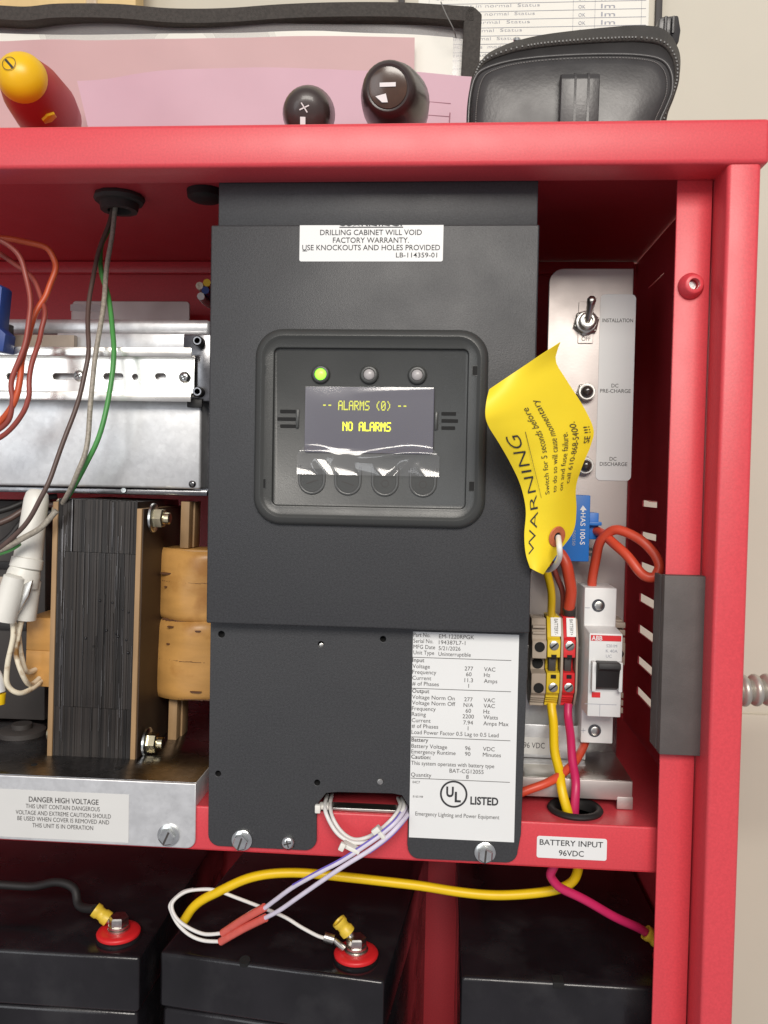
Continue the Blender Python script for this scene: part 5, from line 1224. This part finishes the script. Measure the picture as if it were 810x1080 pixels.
# belt loop: folded strap
a0, a1 = P(592, 75, YLC - .012), P(633, 75, YLC - .012); zl = ZC + 0.001; x0, x1 = a0.x, a1.x
prof = [(YLC - .0045, zl), (YLC - .0105, zl), (YLC - .0125, a0.z - .004), (YLC - .0115, a0.z - .0012), (YLC - .0085, a0.z), (YLC - .005, a0.z - .0006), (YLC - .0035, a0.z - .003)]
MB().prism([(x0, y, z) for y, z in prof], (x1 - x0, 0, 0), 0.0006).build('belt_loop', 'leather', lc)
for f in (0.36, 0.70):
    x = x0 + (x1 - x0) * f
    MB().prism([(x - .0004, y - .0003, z + .0003) for y, z in prof[1:6]], (0.0012, 0, 0)).build('loop_rib', 'leather', lc)
c0 = P(688, 46, YLC + .03); c1 = P(712, 46, YLC + .03)
MB().prism([(c0.x, YLC + .022, c0.z - .004), (c0.x + .001, YLC + .02, P(690, 28, YLC + .03).z), (c1.x - .001, YLC + .02, P(708, 26, YLC + .03).z), (c1.x + .001, YLC + .022, P(714, 40, YLC + .03).z), (c1.x, YLC + .022, c0.z - .004)], (0, .02, 0), 0.0012).build('end_tab', 'leather', lc)
for f in (0.35, 0.68):
    x = c0.x + (c1.x - c0.x) * f
    MB().tube([(x, YLC + .0195, c0.z), (x, YLC + .0190, P(700, 29, YLC + .03).z)], 0.0009, 6, smooth=False).build('tab_rib', 'leather', lc)
c = P(545, 43.5, YLC + .016); MB().lathe([(0, .002), (.001, .0022), (.002, .0012), (.002, 0)], c, (0, -.6, .8), 12).build('zipper_pull', 'zinc', lc)

# ================================================================== ON THE WALL BEHIND
nb = thing('notice_board', 'framed pale notice board hanging on the beige wall, top edge of picture', 'board')
YN = WALL_Y - 0.010
x0 = P(423.5, 10, YN).x; x1 = P(694, 10, YN).x; zb = P(560, 90, YN).z
MB().box(x0, YN, zb, x1, WALL_Y - 0.0008, 0.62).build('board_panel', 'wall', nb)
for x in (x0, x1):
    MB().box(x - 0.0026, YN - 0.004, zb - 0.002, x + 0.0026, WALL_Y - 0.0006, 0.62, 0.0006).build('frame_bar', 'gunmetal', nb)
MB().box(x0 + 0.0028, YN - 0.0035, zb - 0.004, x1 - 0.0028, WALL_Y - 0.0007, zb - 0.0002, 0.0006).build('frame_bar', 'gunmetal', nb)
ls = thing('log_sheet', 'white log sheet with handwritten rows pinned to the notice board', 'paper')
YG = YN - 0.0008
xa, xb = P(441, 20, YG).x, P(684, 20, YG).x; zb2 = P(560, 82, YG).z
MB().box(xa, YG, zb2, xb, YG + 0.0006, 0.50).build('page', 'paper', ls)
pr = PxPrint(YG - 0.0003); hd = PxPrint(YG - 0.0003)
words = ['consistent in normal  Status', 'Investment in normal  Status', '  percent  normal  Status', '  percent  normal  Status', '  percent  normal  Status', '  percent  begins  modeup', 'checked  ready    ..', 'ok']
for j in range(-3, 8):
    y = 9 + j * 8.6
    pr.pline(452, 676, y + 2.2, 0.45)
    if j <= 6:
        hd.ptext(words[max(0, min(j, 7))], 458 + (j % 3), y - 0.2, 3.2, 'L', 108 - 6 * max(0, j), -0.012)
        hd.ptext('OK', 610, y - 0.2, 3.4); hd.ptext('lm', 634, y - 0.5, 4.4, 'L', 14)
for x in (452, 604, 627, 676):
    p = P(x, 30, YG); pr.quad(p.x - .00012, zb2 + .002, p.x + .00012, 0.45)
pr.build('ruled_lines', 'pale_ink', ls); hd.build('handwriting', 'pale_ink', ls)
wb = thing('wooden_board', 'tan wooden board against the wall behind the document pouch, top left', 'board')
x1 = P(144, 10, 0.27).x
MB().box(-0.62, 0.268, ZC + 0.0002, x1, 0.286, 0.62, 0.0008).build('panel', 'tan_wood', wb)
xg = P(96, 10, 0.266).x
MB().box(xg - .004, 0.264, ZC + 0.0004, xg + .005, 0.2679, 0.62, 0.001).build('sheen_strip', 'film_thin', wb)  # pale film strip added to imitate the vertical sheen line on the board
MB().box(-0.62, 0.2862, ZC + 0.0002, x1 - 0.01, WALL_Y - 0.0002, ZC + 0.03).build('batten', 'tan_wood', wb)

# flexible conduit on the right side of the cabinet
fc = thing('flexible_conduit', 'ribbed steel flexible conduit leaving the right side of the cabinet', 'conduit')
c = P(790, 731, 0.065); x = XO + 0.0002; prof = []
nr = 26; r0 = 0.0088; pitch = 0.0064
for k_ in range(nr * 8 + 1):
    t_ = k_ / 8.0; ph = t_ - math.floor(t_)
    prof.append((t_ * pitch, r0 - 0.0028 * (abs(2 * ph - 1) ** 2.2)))
MB().lathe(prof, (x, 0.065, c.z), (1, 0.05, 0.05), 28).build('ribbed_tube', 'conduit', fc, 70)

# ================================================================== put every Empty at the base of its thing
def descend(o):
    for c in o.children:
        yield c; yield from descend(c)
for r in ROOTS:
    pts = [c.matrix_basis @ Vector(v) for c in descend(r) if c.type == 'MESH' for v in c.bound_box]
    if not pts: continue
    lo = [min(p[i] for p in pts) for i in range(3)]; hi = [max(p[i] for p in pts) for i in range(3)]
    base = Vector(((lo[0] + hi[0]) / 2, (lo[1] + hi[1]) / 2, lo[2]))
    r.location = base
    for c in r.children: c.matrix_parent_inverse = Matrix.Translation(-base)
tr.rotation_euler.y = R(1.1)      # the transformer stands a touch askew on its tray
